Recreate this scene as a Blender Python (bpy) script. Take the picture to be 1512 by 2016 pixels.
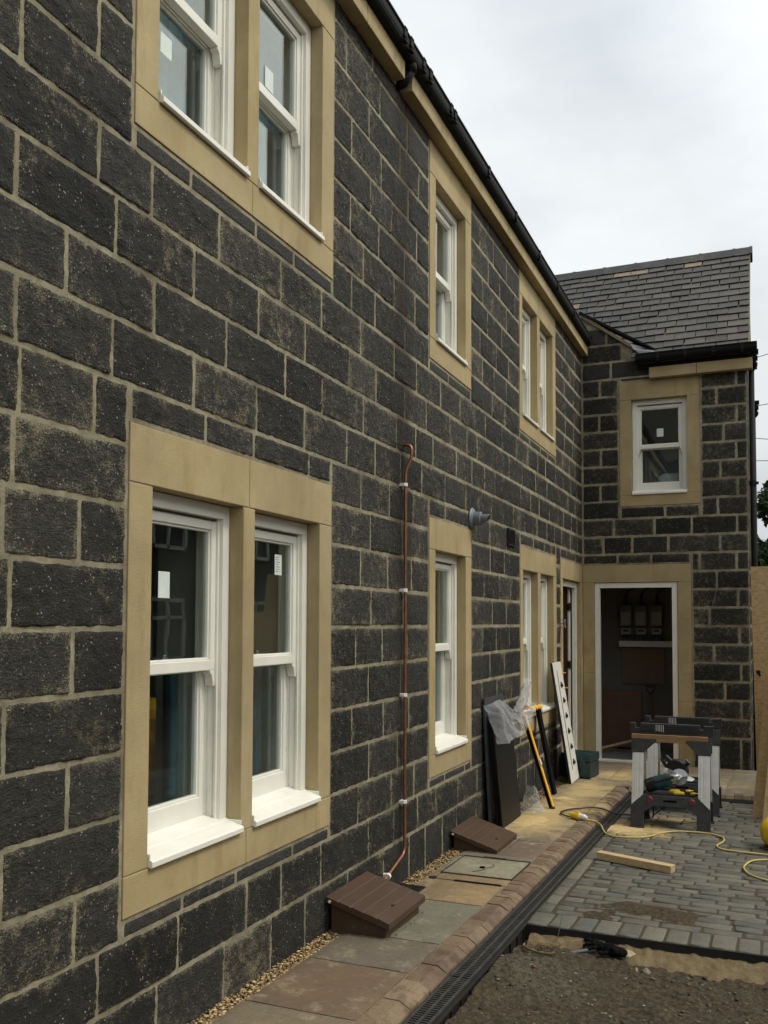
import bpy, bmesh, math, random
import numpy as np
from mathutils import Matrix, Vector

random.seed(7)
rng = np.random.default_rng(11)
R = math.radians
for o in list(bpy.data.objects):
    bpy.data.objects.remove(o)
C = bpy.context.scene.collection

# ------------------------------------------------------------------ camera, sky, sun, exposure
cam = bpy.data.cameras.new('camera')
cam.sensor_fit = 'HORIZONTAL'
cam.sensor_width = 36.0
cam.lens = 36.0 * 1790.0 / 1512.0
cam.shift_y = 138.27 / 1512.0
cam.clip_start = 0.05
cam.clip_end = 1000
camo = bpy.data.objects.new('camera', cam)
C.objects.link(camo)
RT = Vector((0.92261763, 0.38569941, 0.00356031))
UP = Vector((0.01383831, -0.04232375, 0.99900811))
FW = Vector((-0.38546753, 0.92165322, 0.04438607))
m = Matrix((RT, UP, -FW)).transposed().to_4x4()
m.translation = Vector((1.98493, 0.0, 1.6))
camo.matrix_world = m
bpy.context.scene.camera = camo

SUN_EL, SUN_AZ = R(55), R(84)      # azimuth from +y clockwise: light comes over the yard from the right
world = bpy.data.worlds.new('World')
bpy.context.scene.world = world
world.use_nodes = True
wn, wl = world.node_tree.nodes, world.node_tree.links
wn.clear()
wo = wn.new('ShaderNodeOutputWorld')
bg = wn.new('ShaderNodeBackground'); bg.inputs['Strength'].default_value = 0.1
sky = wn.new('ShaderNodeTexSky'); sky.sky_type = 'NISHITA'; sky.sun_disc = False
sky.sun_elevation = SUN_EL; sky.sun_rotation = SUN_AZ
tc = wn.new('ShaderNodeTexCoord')
mp = wn.new('ShaderNodeMapping'); mp.inputs['Scale'].default_value = (1, 1, 2.2)
ns = wn.new('ShaderNodeTexNoise'); ns.inputs['Scale'].default_value = 1.7; ns.inputs['Detail'].default_value = 6; ns.inputs['Roughness'].default_value = .55
rp = wn.new('ShaderNodeValToRGB')
rp.color_ramp.elements[0].position = .30; rp.color_ramp.elements[0].color = (4.5, 4.95, 5.25, 1)
rp.color_ramp.elements[1].position = .68; rp.color_ramp.elements[1].color = (7.6, 7.85, 7.9, 1)
dt = wn.new('ShaderNodeVectorMath'); dt.operation = 'DOT_PRODUCT'
dv = Vector((.85, .10, .52)).normalized(); dt.inputs[1].default_value = dv
mr = wn.new('ShaderNodeMapRange'); mr.inputs['From Min'].default_value = .25; mr.inputs['From Max'].default_value = 1
mr.inputs['To Min'].default_value = .86; mr.inputs['To Max'].default_value = 2.9
# brighter patch of cloud above the main roof
dt2 = wn.new('ShaderNodeVectorMath'); dt2.operation = 'DOT_PRODUCT'; dt2.inputs[1].default_value = Vector((-.34, .72, .60)).normalized()
mr2 = wn.new('ShaderNodeMapRange'); mr2.inputs['From Min'].default_value = .80; mr2.inputs['From Max'].default_value = 1
mr2.inputs['To Min'].default_value = 0; mr2.inputs['To Max'].default_value = .26
ad = wn.new('ShaderNodeMath'); ad.operation = 'ADD'
vm = wn.new('ShaderNodeVectorMath'); vm.operation = 'SCALE'
mx = wn.new('ShaderNodeMixRGB'); mx.inputs[0].default_value = .93
wl.new(tc.outputs['Generated'], mp.inputs[0]); wl.new(mp.outputs[0], ns.inputs['Vector']); wl.new(ns.outputs['Fac'], rp.inputs[0])
wl.new(tc.outputs['Generated'], dt.inputs[0]); wl.new(dt.outputs['Value'], mr.inputs['Value'])
wl.new(tc.outputs['Generated'], dt2.inputs[0]); wl.new(dt2.outputs['Value'], mr2.inputs['Value'])
wl.new(mr.outputs[0], ad.inputs[0]); wl.new(mr2.outputs[0], ad.inputs[1])
wl.new(rp.outputs[0], vm.inputs[0]); wl.new(ad.outputs[0], vm.inputs['Scale'])
wt = wn.new('ShaderNodeMixRGB'); wt.blend_type = 'MULTIPLY'; wt.inputs[2].default_value = (1.0, .95, .84, 1)
mr3 = wn.new('ShaderNodeMapRange'); mr3.inputs['From Min'].default_value = .3; mr3.inputs['From Max'].default_value = .75
wl.new(dt.outputs['Value'], mr3.inputs['Value']); wl.new(mr3.outputs[0], wt.inputs[0]); wl.new(vm.outputs[0], wt.inputs[1])
wl.new(sky.outputs[0], mx.inputs[1]); wl.new(wt.outputs[0], mx.inputs[2])
wl.new(mx.outputs[0], bg.inputs['Color']); wl.new(bg.outputs[0], wo.inputs['Surface'])

sun = bpy.data.lights.new('sun', 'SUN'); sun.energy = 1.35; sun.angle = R(12); sun.color = (1, .94, .82)
suno = bpy.data.objects.new('sun', sun); C.objects.link(suno)
sdir = Vector((math.sin(SUN_AZ) * math.cos(SUN_EL), math.cos(SUN_AZ) * math.cos(SUN_EL), math.sin(SUN_EL)))
suno.rotation_euler = sdir.to_track_quat('Z', 'Y').to_euler()
vs = bpy.context.scene.view_settings
vs.view_transform = 'Standard'; vs.look = 'None'; vs.exposure = 0.3; vs.gamma = 1
bpy.context.scene.cycles.max_bounces = 8
bpy.context.scene.cycles.transparent_max_bounces = 16

# ------------------------------------------------------------------ helpers
YE = 10.84
def gz(y): return .13 - .0167 * (y - 3)

def tag(o, label=None, cat=None, group=None, kind=None):
    if label: o['label'] = label
    if cat: o['category'] = cat
    if group: o['group'] = group
    if kind: o['kind'] = kind
    return o
def empty(name, loc=(0, 0, 0), rz=0, parent=None):
    o = bpy.data.objects.new(name, None); C.objects.link(o); o.empty_display_size = .1
    o.location = loc; o.rotation_euler = (0, 0, rz)
    if parent: o.parent = parent
    return o

class NT:
    def __init__(s, name):
        s.m = bpy.data.materials.new(name); s.m.use_nodes = True
        s.t = s.m.node_tree; s.n = s.t.nodes; s.l = s.t.links
        s.b = s.n['Principled BSDF']
        s.co = s.n.new('ShaderNodeTexCoord').outputs['Object']
    def new(s, t, **k):
        n = s.n.new('ShaderNode' + t)
        for a, v in k.items():
            if a.startswith('i_'): n.inputs[a[2:].replace('_', ' ')].default_value = v
            else: setattr(n, a, v)
        return n
    def link(s, a, b): s.l.new(a, b)
    def scaled(s, sc):
        mpn = s.new('Mapping'); mpn.inputs['Scale'].default_value = sc; s.link(s.co, mpn.inputs[0]); return mpn.outputs[0]
    def noise(s, scale, detail=4, rough=.6, vec=None):
        n = s.new('TexNoise'); n.inputs['Scale'].default_value = scale; n.inputs['Detail'].default_value = detail; n.inputs['Roughness'].default_value = rough
        s.link(vec if vec is not None else s.co, n.inputs['Vector']); return n.outputs['Fac']
    def ramp(s, fac, stops):
        r = s.new('ValToRGB'); e = r.color_ramp.elements
        while len(e) < len(stops): e.new(.5)
        for i, (p, c) in enumerate(stops):
            e[i].position = p; e[i].color = (*c, 1) if not isinstance(c, float) else (c, c, c, 1)
        s.link(fac, r.inputs[0]); return r.outputs[0]
    def mix(s, fac, a, b, mode='MIX'):
        n = s.new('MixRGB', blend_type=mode)
        for i, v in ((0, fac), (1, a), (2, b)):
            if isinstance(v, (int, float)): n.inputs[i].default_value = v if i == 0 else (v, v, v, 1)
            elif isinstance(v, tuple): n.inputs[i].default_value = (*v, 1)
            else: s.link(v, n.inputs[i])
        return n.outputs[0]
    def math(s, op, a, b=0):
        n = s.new('Math', operation=op)
        for i, v in ((0, a), (1, b)):
            if isinstance(v, (int, float)): n.inputs[i].default_value = v
            else: s.link(v, n.inputs[i])
        return n.outputs[0]
    def col(s, c):
        if isinstance(c, tuple): s.b.inputs['Base Color'].default_value = (*c, 1)
        else: s.link(c, s.b.inputs['Base Color'])
    def bump(s, h, strength=.5, dist=.005):
        b = s.new('Bump'); b.inputs['Strength'].default_value = strength; b.inputs['Distance'].default_value = dist
        s.link(h, b.inputs['Height']); s.link(b.outputs[0], s.b.inputs['Normal'])
    def attr(s):
        a = s.new('Attribute', attribute_name='Col'); sp = s.new('SeparateColor'); s.link(a.outputs['Color'], sp.inputs[0]); return a.outputs['Color'], sp.outputs

def simple(name, c, rough=.6, var=.25, scale=12, metal=0, bump=0, bscale=60, dist=.002, spec=.5, dirt=None, dirtc=(.2, .17, .12)):
    t = NT(name)
    n = t.noise(scale, 5, .65)
    lo = tuple(max(0, x * (1 - var)) for x in c); hi = tuple(min(1, x * (1 + var)) for x in c)
    out = t.ramp(n, [(.3, lo), (.7, hi)])
    if dirt:
        d = t.ramp(t.noise(scale * 3.1, 7, .75), [(dirt, 0.0), (dirt + .12, 1.0)])
        out = t.mix(d, out, dirtc)
    t.col(out)
    t.b.inputs['Roughness'].default_value = rough; t.b.inputs['Metallic'].default_value = metal
    t.b.inputs['Specular IOR Level'].default_value = spec
    if bump: t.bump(t.noise(bscale, 4), bump, dist)
    return t.m

M = {}
# dark, weather-blackened coursed sandstone; Col = (tone of the block, nearness to its edge, sawn block flag)
t = NT('blackened_stone')
col, ch = t.attr()
def damp(t):
    """old damp stain running down the wall above and around the copper pipe"""
    sx_ = t.new('SeparateXYZ'); t.link(t.co, sx_.inputs[0])
    dy_ = t.math('ABSOLUTE', t.math('ADD', t.math('SUBTRACT', sx_.outputs['Y'], 5.02), t.math('MULTIPLY', t.math('SUBTRACT', t.noise(2.2, 4), .5), .35)))
    band = t.ramp(dy_, [(.06, 1.0), (.22, 0.0)]); up_ = t.ramp(t.math('MULTIPLY', sx_.outputs['Z'], .2), [(.10, .35), (.52, 1.0)])
    front = t.ramp(t.math('ABSOLUTE', sx_.outputs['X']), [(.04, 1.0), (.06, 0.0)])
    return t.math('MULTIPLY', t.math('MULTIPLY', band, up_), front)
big = t.noise(3.5, 6, .6); mid = t.noise(24, 6, .75); fine = t.noise(190, 4, .8); pat = t.noise(8, 5, .65)
st = t.noise(60, 5, .7, t.scaled((1, 1, 3.0)))
base = t.ramp(ch['Red'], [(0, (.0085, .0086, .0086)), (.35, (.0165, .0165, .0160)), (.62, (.026, .0255, .024)), (.85, (.038, .0365, .032)), (1, (.060, .055, .045))])
base = t.mix(t.ramp(pat, [(.46, 0.0), (.70, .6)]), base, t.mix(.5, base, (.052, .048, .039)))
base = t.mix(t.ramp(st, [(.38, .6), (.60, 0.0)]), base, (.0070, .0071, .0074))
wash = t.ramp(t.noise(.75, 5, .7), [(.42, 0.0), (.62, .75)]); base = t.mix(t.math('MULTIPLY', wash, t.ramp(mid, [(.3, .35), (.6, 1.0)])), base, (.058, .055, .046))
warm = t.math('MULTIPLY', t.ramp(big, [(.56, 0.0), (.64, 1.0)]), t.ramp(mid, [(.47, 0.0), (.58, 1.0)]))
base = t.mix(t.math('MULTIPLY', warm, .48), base, (.17, .13, .072))
sp = t.math('ADD', t.math('MULTIPLY', fine, .62), t.math('MULTIPLY', mid, .42))
sp = t.math('ADD', sp, t.math('MULTIPLY', ch['Green'], .09))
sp = t.math('ADD', sp, t.math('MULTIPLY', big, .30)); sp = t.math('ADD', sp, t.math('MULTIPLY', t.math('SUBTRACT', ch['Red'], .52), .075))
base = t.mix(t.math('MULTIPLY', t.ramp(sp, [(.732, 0.0), (.800, 1.0)]), .78), base, (.34, .30, .20))
vor = t.new('TexVoronoi'); vor.inputs['Scale'].default_value = 62; t.link(t.co, vor.inputs['Vector'])
fl = t.ramp(vor.outputs['Distance'], [(.12, 1.0), (.24, 0.0)])
fl = t.math('MULTIPLY', fl, t.ramp(t.noise(20, 4), [(.49, 0.0), (.58, 1.0)]))
base = t.mix(t.math('MULTIPLY', fl, .8), base, (.52, .50, .43))
grey = t.ramp(mid, [(.3, (.038, .036, .035)), (.7, (.068, .064, .060))])
base = t.mix(t.math('MULTIPLY', ch['Blue'], .85), base, grey)
dm = damp(t); base = t.mix(t.math('MULTIPLY', dm, .75), base, (.014, .010, .006))
t.col(base); t.b.inputs['Roughness'].default_value = .80; t.b.inputs['Specular IOR Level'].default_value = .4
t.bump(t.math('ADD', t.math('MULTIPLY', st, 1.0), t.math('ADD', t.math('MULTIPLY', t.noise(100, 3, .6), 1.1), mid)), 1.0, .020)
M['stone'] = t.m
t = NT('lime_mortar')
c = t.ramp(t.noise(18, 6, .7), [(.3, (.20, .178, .118)), (.7, (.40, .36, .258))])
c = t.mix(t.ramp(t.noise(2.6, 6, .7), [(.45, 0.0), (.62, .75)]), c, (.13, .112, .074))
c = t.mix(t.math('MULTIPLY', damp(t), .85), c, (.075, .052, .028))
t.col(c); t.b.inputs['Roughness'].default_value = .95; t.b.inputs['Specular IOR Level'].default_value = .2
t.bump(t.noise(120, 5, .8), .8, .006); M['mortar'] = t.m
t = NT('buff_sandstone')
c = t.ramp(t.noise(2.3, 5, .6), [(.3, (.335, .258, .132)), (.7, (.455, .365, .205))])
c = t.mix(t.ramp(t.noise(9, 6, .7, t.scaled((1, 1, .25))), [(.55, 0.0), (.72, .5)]), c, (.25, .165, .07))
c = t.mix(t.ramp(t.noise(300, 3), [(.4, .12), (.6, 0.0)]), c, (.20, .15, .08))
c = t.mix(t.ramp(t.noise(1.1, 3), [(.5, 0.0), (.75, .4)]), c, (.33, .29, .20)); c = t.mix(t.ramp(t.noise(1.7, 4, .6, t.scaled((3, 3, .35))), [(.56, 0.0), (.68, .45)]), c, (.27, .195, .10)); c = t.mix(t.ramp(t.noise(28, 6, .8), [(.58, 0.0), (.72, .5)]), c, (.25, .19, .11)); c = t.mix(t.ramp(t.noise(.9, 6, .75), [(.48, 0.0), (.66, .45)]), c, (.235, .185, .105))
vor = t.new('TexVoronoi'); vor.inputs['Scale'].default_value = 9; t.link(t.co, vor.inputs['Vector'])
c = t.mix(t.ramp(vor.outputs['Distance'], [(.02, .8), (.035, 0.0)]), c, (.10, .075, .045))
t.col(c); t.b.inputs['Roughness'].default_value = .85; t.b.inputs['Specular IOR Level'].default_value = .3
t.bump(t.math('ADD', t.noise(160, 4, .7), t.noise(40, 4, .7, t.scaled((1, 1, 4)))), .35, .003); M['buff'] = t.m
M['stonejoint'] = simple('pale_joint_mortar', (.36, .32, .24), .95, .2, 30, bump=.4, bscale=150)
M['upvc'] = simple('white_painted_frame', (.74, .73, .67), .38, .06, 5, dirt=.72, dirtc=(.55, .5, .38))
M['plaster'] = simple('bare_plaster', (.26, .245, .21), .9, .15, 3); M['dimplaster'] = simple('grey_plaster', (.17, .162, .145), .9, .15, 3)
M['plasterdark'] = simple('plasterboard', (.22, .21, .19), .9, .15, 3)
M['black'] = simple('black_plastic', (.014, .014, .015), .42, .3, 20); M['grate'] = simple('dusty_black_grating', (.038, .038, .038), .5, .4, 20, dirt=.55, dirtc=(.13, .12, .10))
M['blackgut'] = simple('black_gutter', (.006, .006, .007), .75, .3, 20, spec=.25)
M['lead'] = simple('lead_sheet', (.17, .18, .20), .55, .25, 14, bump=.3, bscale=30)
M['copper'] = simple('copper_pipe', (.29, .125, .072), .38, .3, 22, metal=.65, dirt=.62, dirtc=(.10, .04, .025))
M['white'] = simple('white_plastic', (.72, .72, .70), .45, .05, 10)
M['greyplastic'] = simple('grey_plastic', (.13, .15, .17), .45, .15, 10)
M['brownbox'] = simple('brown_plastic', (.062, .034, .020), .48, .15, 9, bump=.12, bscale=90, dirt=.60, dirtc=(.15, .105, .07))
M['browndoor'] = simple('brown_door', (.085, .030, .014), .45, .3, 8)
M['alu'] = simple('aluminium_leg', (.66, .66, .64), .42, .12, 15, metal=.35, dirt=.7, dirtc=(.2, .19, .17))
M['horse'] = simple('dusty_black_resin', (.022, .023, .026), .6, .4, 18, bump=.2, bscale=70, dirt=.60, dirtc=(.13, .125, .11))
M['teal'] = simple('teal_tool_plastic', (.010, .085, .105), .4, .25, 14, dirt=.7, dirtc=(.12, .14, .13))
M['caseteal'] = simple('dark_teal_case', (.006, .028, .033), .5, .2, 9, dirt=.72, dirtc=(.09, .1, .1))
M['steel'] = simple('bright_steel', (.6, .6, .6), .25, .1, 10, metal=.9)
M['yellow'] = simple('yellow_plastic', (.72, .47, .02), .45, .15, 16)
M['yellowcable'] = simple('pale_yellow_cable', (.55, .43, .13), .5, .15, 6)
M['levely'] = simple('level_yellow', (.80, .42, .03), .4, .1, 6)
M['red'] = simple('dull_red', (.15, .028, .025), .5, .3, 20)
M['cloth'] = simple('black_cloth', (.006, .006, .007), .95, .4, 50, spec=.1)
M['orange'] = simple('orange_peg', (.75, .36, .06), .5, .1, 6)
M['twig'] = simple('dry_twig', (.14, .09, .045), .9, .4, 30)
M['paper'] = simple('sticker_paper', (.62, .68, .66), .6, .1, 10)
M['ink'] = simple('sticker_ink', (.06, .06, .06), .6, .1, 10)
M['red_lcd'] = simple('meter_grey', (.32, .33, .32), .5, .1, 10)
M['sheetblue'] = simple('blue_sheet', (.018, .085, .12), .5, .45, 8)
M['bark'] = simple('tree_bark', (.07, .055, .04), .9, .3, 12)

t = NT('window_glass'); t.n.remove(t.b); out = t.n['Material Output']
tr = t.new('BsdfTransparent'); tr.inputs[0].default_value = (.86, .90, .90, 1)
gl = t.new('BsdfGlossy'); gl.inputs['Roughness'].default_value = .012; gl.inputs[0].default_value = (.95, 1, 1, 1)
fr = t.new('LayerWeight'); fr.inputs[0].default_value = .5; sch = t.math('ADD', t.math('MULTIPLY', t.math('POWER', fr.outputs['Facing'], 4.0), .93), .055)
ms = t.new('MixShader')
bp = t.new('Bump'); bp.inputs['Strength'].default_value = .10; bp.inputs['Distance'].default_value = .004
t.link(t.noise(3, 2), bp.inputs['Height']); t.link(bp.outputs[0], gl.inputs['Normal'])
t.link(sch, ms.inputs[0]); t.link(tr.outputs[0], ms.inputs[1]); t.link(gl.outputs[0], ms.inputs[2]); t.link(ms.outputs[0], out.inputs[0])
M['glass'] = t.m
t = NT('clear_polythene'); t.n.remove(t.b); out = t.n['Material Output']
tr = t.new('BsdfTransparent'); tr.inputs[0].default_value = (.93, .94, .95, 1)
pr = t.new('BsdfPrincipled'); pr.inputs['Base Color'].default_value = (.50, .51, .54, 1); pr.inputs['Roughness'].default_value = .18
ms = t.new('MixShader'); lw = t.new('LayerWeight'); lw.inputs[0].default_value = .35
f = t.math('ADD', t.math('MULTIPLY', t.math('POWER', lw.outputs['Facing'], 1.6), .75), t.math('MULTIPLY', t.noise(6, 3), .26))
t.link(f, ms.inputs[0]); t.link(tr.outputs[0], ms.inputs[1]); t.link(pr.outputs[0], ms.inputs[2]); t.link(ms.outputs[0], out.inputs[0])
M['poly'] = t.m

def dust_mask(t, cx, cy, rx, ry, th=.5, ns=7):
    """real sawdust lying on the ground: a patch with its own ragged outline"""
    mpn = t.new('Mapping'); mpn.inputs['Location'].default_value = (-cx / rx, -cy / ry, 0); mpn.inputs['Scale'].default_value = (1 / rx, 1 / ry, 0)
    t.link(t.co, mpn.inputs[0])
    ln = t.new('VectorMath', operation='LENGTH'); t.link(mpn.outputs[0], ln.inputs[0])
    v = t.math('ADD', ln.outputs['Value'], t.math('MULTIPLY', t.noise(ns, 6, .7), 1.3))
    v = t.math('ADD', v, t.math('MULTIPLY', t.noise(75, 5, .8), .9)); mr_ = t.new('MapRange'); mr_.inputs['From Min'].default_value = th + .82; mr_.inputs['From Max'].default_value = th + 1.35; mr_.inputs['To Min'].default_value = 1; mr_.inputs['To Max'].default_value = 0; t.link(v, mr_.inputs['Value']); return mr_.outputs[0]
SAW = (.50, .37, .17)
t = NT('riven_flagstone')
col, ch = t.attr()
n1 = t.noise(3.2, 7, .7); n2 = t.noise(38, 5, .7); n3 = t.noise(9, 6, .75)
c = t.mix(t.ramp(n1, [(.3, 0.0), (.7, .6)]), col, t.mix(.5, col, (.16, .115, .075), 'MULTIPLY'))
c = t.mix(t.ramp(n1, [(.35, 0.0), (.75, .45)]), c, (.11, .075, .05)); c = t.mix(t.ramp(t.noise(1.3, 6, .7), [(.45, 0.0), (.62, .55)]), c, (.105, .085, .058)); c = t.mix(t.ramp(t.noise(5, 7, .8), [(.55, 0.0), (.62, .5)]), c, (.30, .24, .15))
c = t.mix(t.ramp(n3, [(.56, 0.0), (.66, .45)]), c, (.36, .31, .23))
c = t.mix(t.ramp(n2, [(.35, .4), (.5, 0.0)]), c, (.07, .055, .04))
for a in ((.33, 7.25, .42, 1.15, .62), (.42, 8.6, .40, 1.2, .52), (1.1, 9.6, 1.1, .8, .35), (.5, 9.8, .5, .6, .45)):
    c = t.mix(t.math('MULTIPLY', dust_mask(t, *a), .8), c, SAW)
t.col(c); t.b.inputs['Roughness'].default_value = .78
t.bump(t.math('ADD', n3, t.math('MULTIPLY', n2, .4)), .5, .008); M['slab'] = t.m
t = NT('sand_joint'); c = t.ramp(t.noise(60, 5), [(.3, (.13, .10, .06)), (.7, (.26, .21, .13))]); t.col(c); t.b.inputs['Roughness'].default_value = 1; M['sand'] = t.m
t = NT('kerb_brick')
col, ch = t.attr(); n1 = t.noise(14, 6, .7); n2 = t.noise(90, 4)
c = t.mix(t.ramp(n1, [(.4, 0.0), (.65, .6)]), col, (.22, .165, .105)); c = t.mix(t.ramp(n2, [(.3, .5), (.5, 0.0)]), c, (.08, .05, .03)); c = t.mix(t.ramp(t.noise(7, 5, .75), [(.50, 0.0), (.60, .65)]), c, (.065, .040, .024))
c = t.mix(t.math('MULTIPLY', dust_mask(t, .62, 7.9, .22, 1.1, .45), .7), c, SAW)
t.col(c); t.b.inputs['Roughness'].default_value = .85; t.bump(n2, .5, .004); M['kerb'] = t.m
t = NT('tumbled_paver')
col, ch = t.attr(); n1 = t.noise(11, 6, .7); n2 = t.noise(70, 5, .7)
c = t.mix(t.ramp(n1, [(.38, 0.0), (.7, .5)]), col, (.19, .182, .145)); c = t.mix(t.ramp(n2, [(.32, .6), (.5, 0.0)]), c, (.045, .045, .04))
c = t.mix(t.ramp(t.noise(1.6, 5, .7), [(.5, 0.0), (.7, .35)]), c, (.14, .115, .07))
c = t.mix(t.math('MULTIPLY', dust_mask(t, 1.02, 7.28, .46, .46, .55), .9), c, SAW)
c = t.mix(t.math('MULTIPLY', dust_mask(t, 1.3, 7.8, .5, .4, .25), .6), c, SAW)
c = t.mix(t.math('MULTIPLY', dust_mask(t, 1.42, 5.15, .50, .34, .44), .9), c, (.085, .06, .035))
c = t.mix(t.math('MULTIPLY', dust_mask(t, 1.12, 4.95, .22, .14, .40), .9), c, (.085, .06, .035))
t.col(c); t.b.inputs['Roughness'].default_value = .75; t.bump(t.math('ADD', n1, n2), .5, .005); M['paver'] = t.m
t = NT('joint_soil')
c = t.ramp(t.noise(50, 5), [(.3, (.030, .022, .012)), (.7, (.075, .056, .032))])
c = t.mix(dust_mask(t, 1.05, 7.35, .5, .45, .45), c, SAW)
t.col(c); t.b.inputs['Roughness'].default_value = 1; M['jointsoil'] = t.m
t = NT('damp_soil')
n1 = t.noise(2.2, 7, .7); n2 = t.noise(45, 7, .8); n3 = t.noise(220, 3, .7)
c = t.ramp(n2, [(.34, (.012, .009, .005)), (.50, (.050, .034, .018)), (.68, (.15, .112, .064))])
c = t.mix(t.math('MULTIPLY', dust_mask(t, 1.0, 4.15, .42, .55, .48), t.ramp(n2, [(.42, .0), (.58, .8)])), c, (.115, .112, .075))
c = t.mix(t.ramp(n1, [(.5, 0.0), (.72, .5)]), c, (.07, .052, .030))
c = t.mix(t.ramp(n3, [(.72, 0.0), (.78, .7)]), c, (.30, .28, .22))
t.col(c); t.b.inputs['Roughness'].default_value = .95; t.bump(t.math('ADD', n2, t.math('MULTIPLY', n3, .6)), .9, .012); M['soil'] = t.m
t = NT('concrete_haunch')
c = t.ramp(t.noise(14, 7, .75), [(.3, (.12, .088, .045)), (.7, (.26, .20, .11))]); t.col(c); t.b.inputs['Roughness'].default_value = .95
t.bump(t.noise(60, 6, .8), .8, .01); M['haunch'] = t.m
t = NT('pebbles'); col, ch = t.attr(); t.col(col); t.b.inputs['Roughness'].default_value = .7; M['pebble'] = t.m
t = NT('roof_slate'); col, ch = t.attr(); n2 = t.noise(24, 6, .75, t.scaled((1, .5, .5)))
col = t.mix(t.ramp(t.noise(5, 6, .75), [(.5, 0.0), (.66, .55)]), col, (.11, .105, .095))
c = t.mix(t.ramp(n2, [(.3, .6), (.65, 0.0)]), col, (.022, .021, .022)); c = t.mix(t.ramp(t.noise(90, 4), [(.68, 0.0), (.76, .5)]), c, (.22, .21, .19))
t.col(c); t.b.inputs['Roughness'].default_value = .62; t.bump(n2, .5, .004); M['slate'] = t.m
t = NT('slate_field'); br = t.new('TexBrick'); br.offset = .5
br.inputs['Color1'].default_value = (.04, .04, .042, 1); br.inputs['Color2'].default_value = (.065, .06, .058, 1); br.inputs['Mortar'].default_value = (.012, .012, .012, 1)
br.inputs['Scale'].default_value = 1; br.inputs['Brick Width'].default_value = .23; br.inputs['Row Height'].default_value = .15; br.inputs['Mortar Size'].default_value = .006
sx = t.new('SeparateXYZ'); t.link(t.co, sx.inputs[0]); cx = t.new('CombineXYZ'); t.link(sx.outputs['Y'], cx.inputs['X']); t.link(t.math('MULTIPLY', sx.outputs['Z'], 1.5), cx.inputs['Y'])
t.link(cx.outputs[0], br.inputs['Vector']); t.col(br.outputs[0]); t.b.inputs['Roughness'].default_value = .65; M['slatefield'] = t.m
def wood(name, c1, c2, sc=(2, 14, 14)):
    t = NT(name); n = t.noise(6, 5, .6, t.scaled(sc)); n2 = t.noise(60, 4, .6)
    c = t.ramp(n, [(.3, c1), (.7, c2)]); t.col(c); t.b.inputs['Roughness'].default_value = .7; t.bump(n2, .15, .002); return t.m
M['pine'] = wood('sawn_pine', (.40, .28, .14), (.56, .42, .24))
M['batten'] = wood('worn_batten', (.20, .11, .05), (.36, .22, .11))
M['mdf'] = simple('brown_board', (.19, .135, .09), .8, .12, 4); M['paneldoor'] = simple('brown_panel_door', (.16, .085, .055), .6, .15, 6)
t = NT('osb_board')
n1 = t.noise(16, 6, .8, t.scaled((1, 1, 2.4))); n2 = t.noise(45, 4, .7, t.scaled((2.5, 1, 1)))
c = t.ramp(n1, [(.3, (.24, .145, .062)), (.5, (.46, .31, .15)), (.7, (.60, .44, .24))])
c = t.mix(t.ramp(n2, [(.33, .8), (.42, 0.0)]), c, (.17, .09, .035)); c = t.mix(t.ramp(t.noise(22, 6, .8), [(.70, 0.0), (.74, .9)]), c, (.05, .025, .012))
t.col(c); t.b.inputs['Roughness'].default_value = .75; t.bump(n1, .3, .003); M['osb'] = t.m
t = NT('leaf_green'); col, ch = t.attr()
c = t.ramp(ch['Red'], [(0, (.018, .034, .012)), (1, (.062, .105, .030))]); t.col(c); t.b.inputs['Roughness'].default_value = .6; M['leaf'] = t.m

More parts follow.
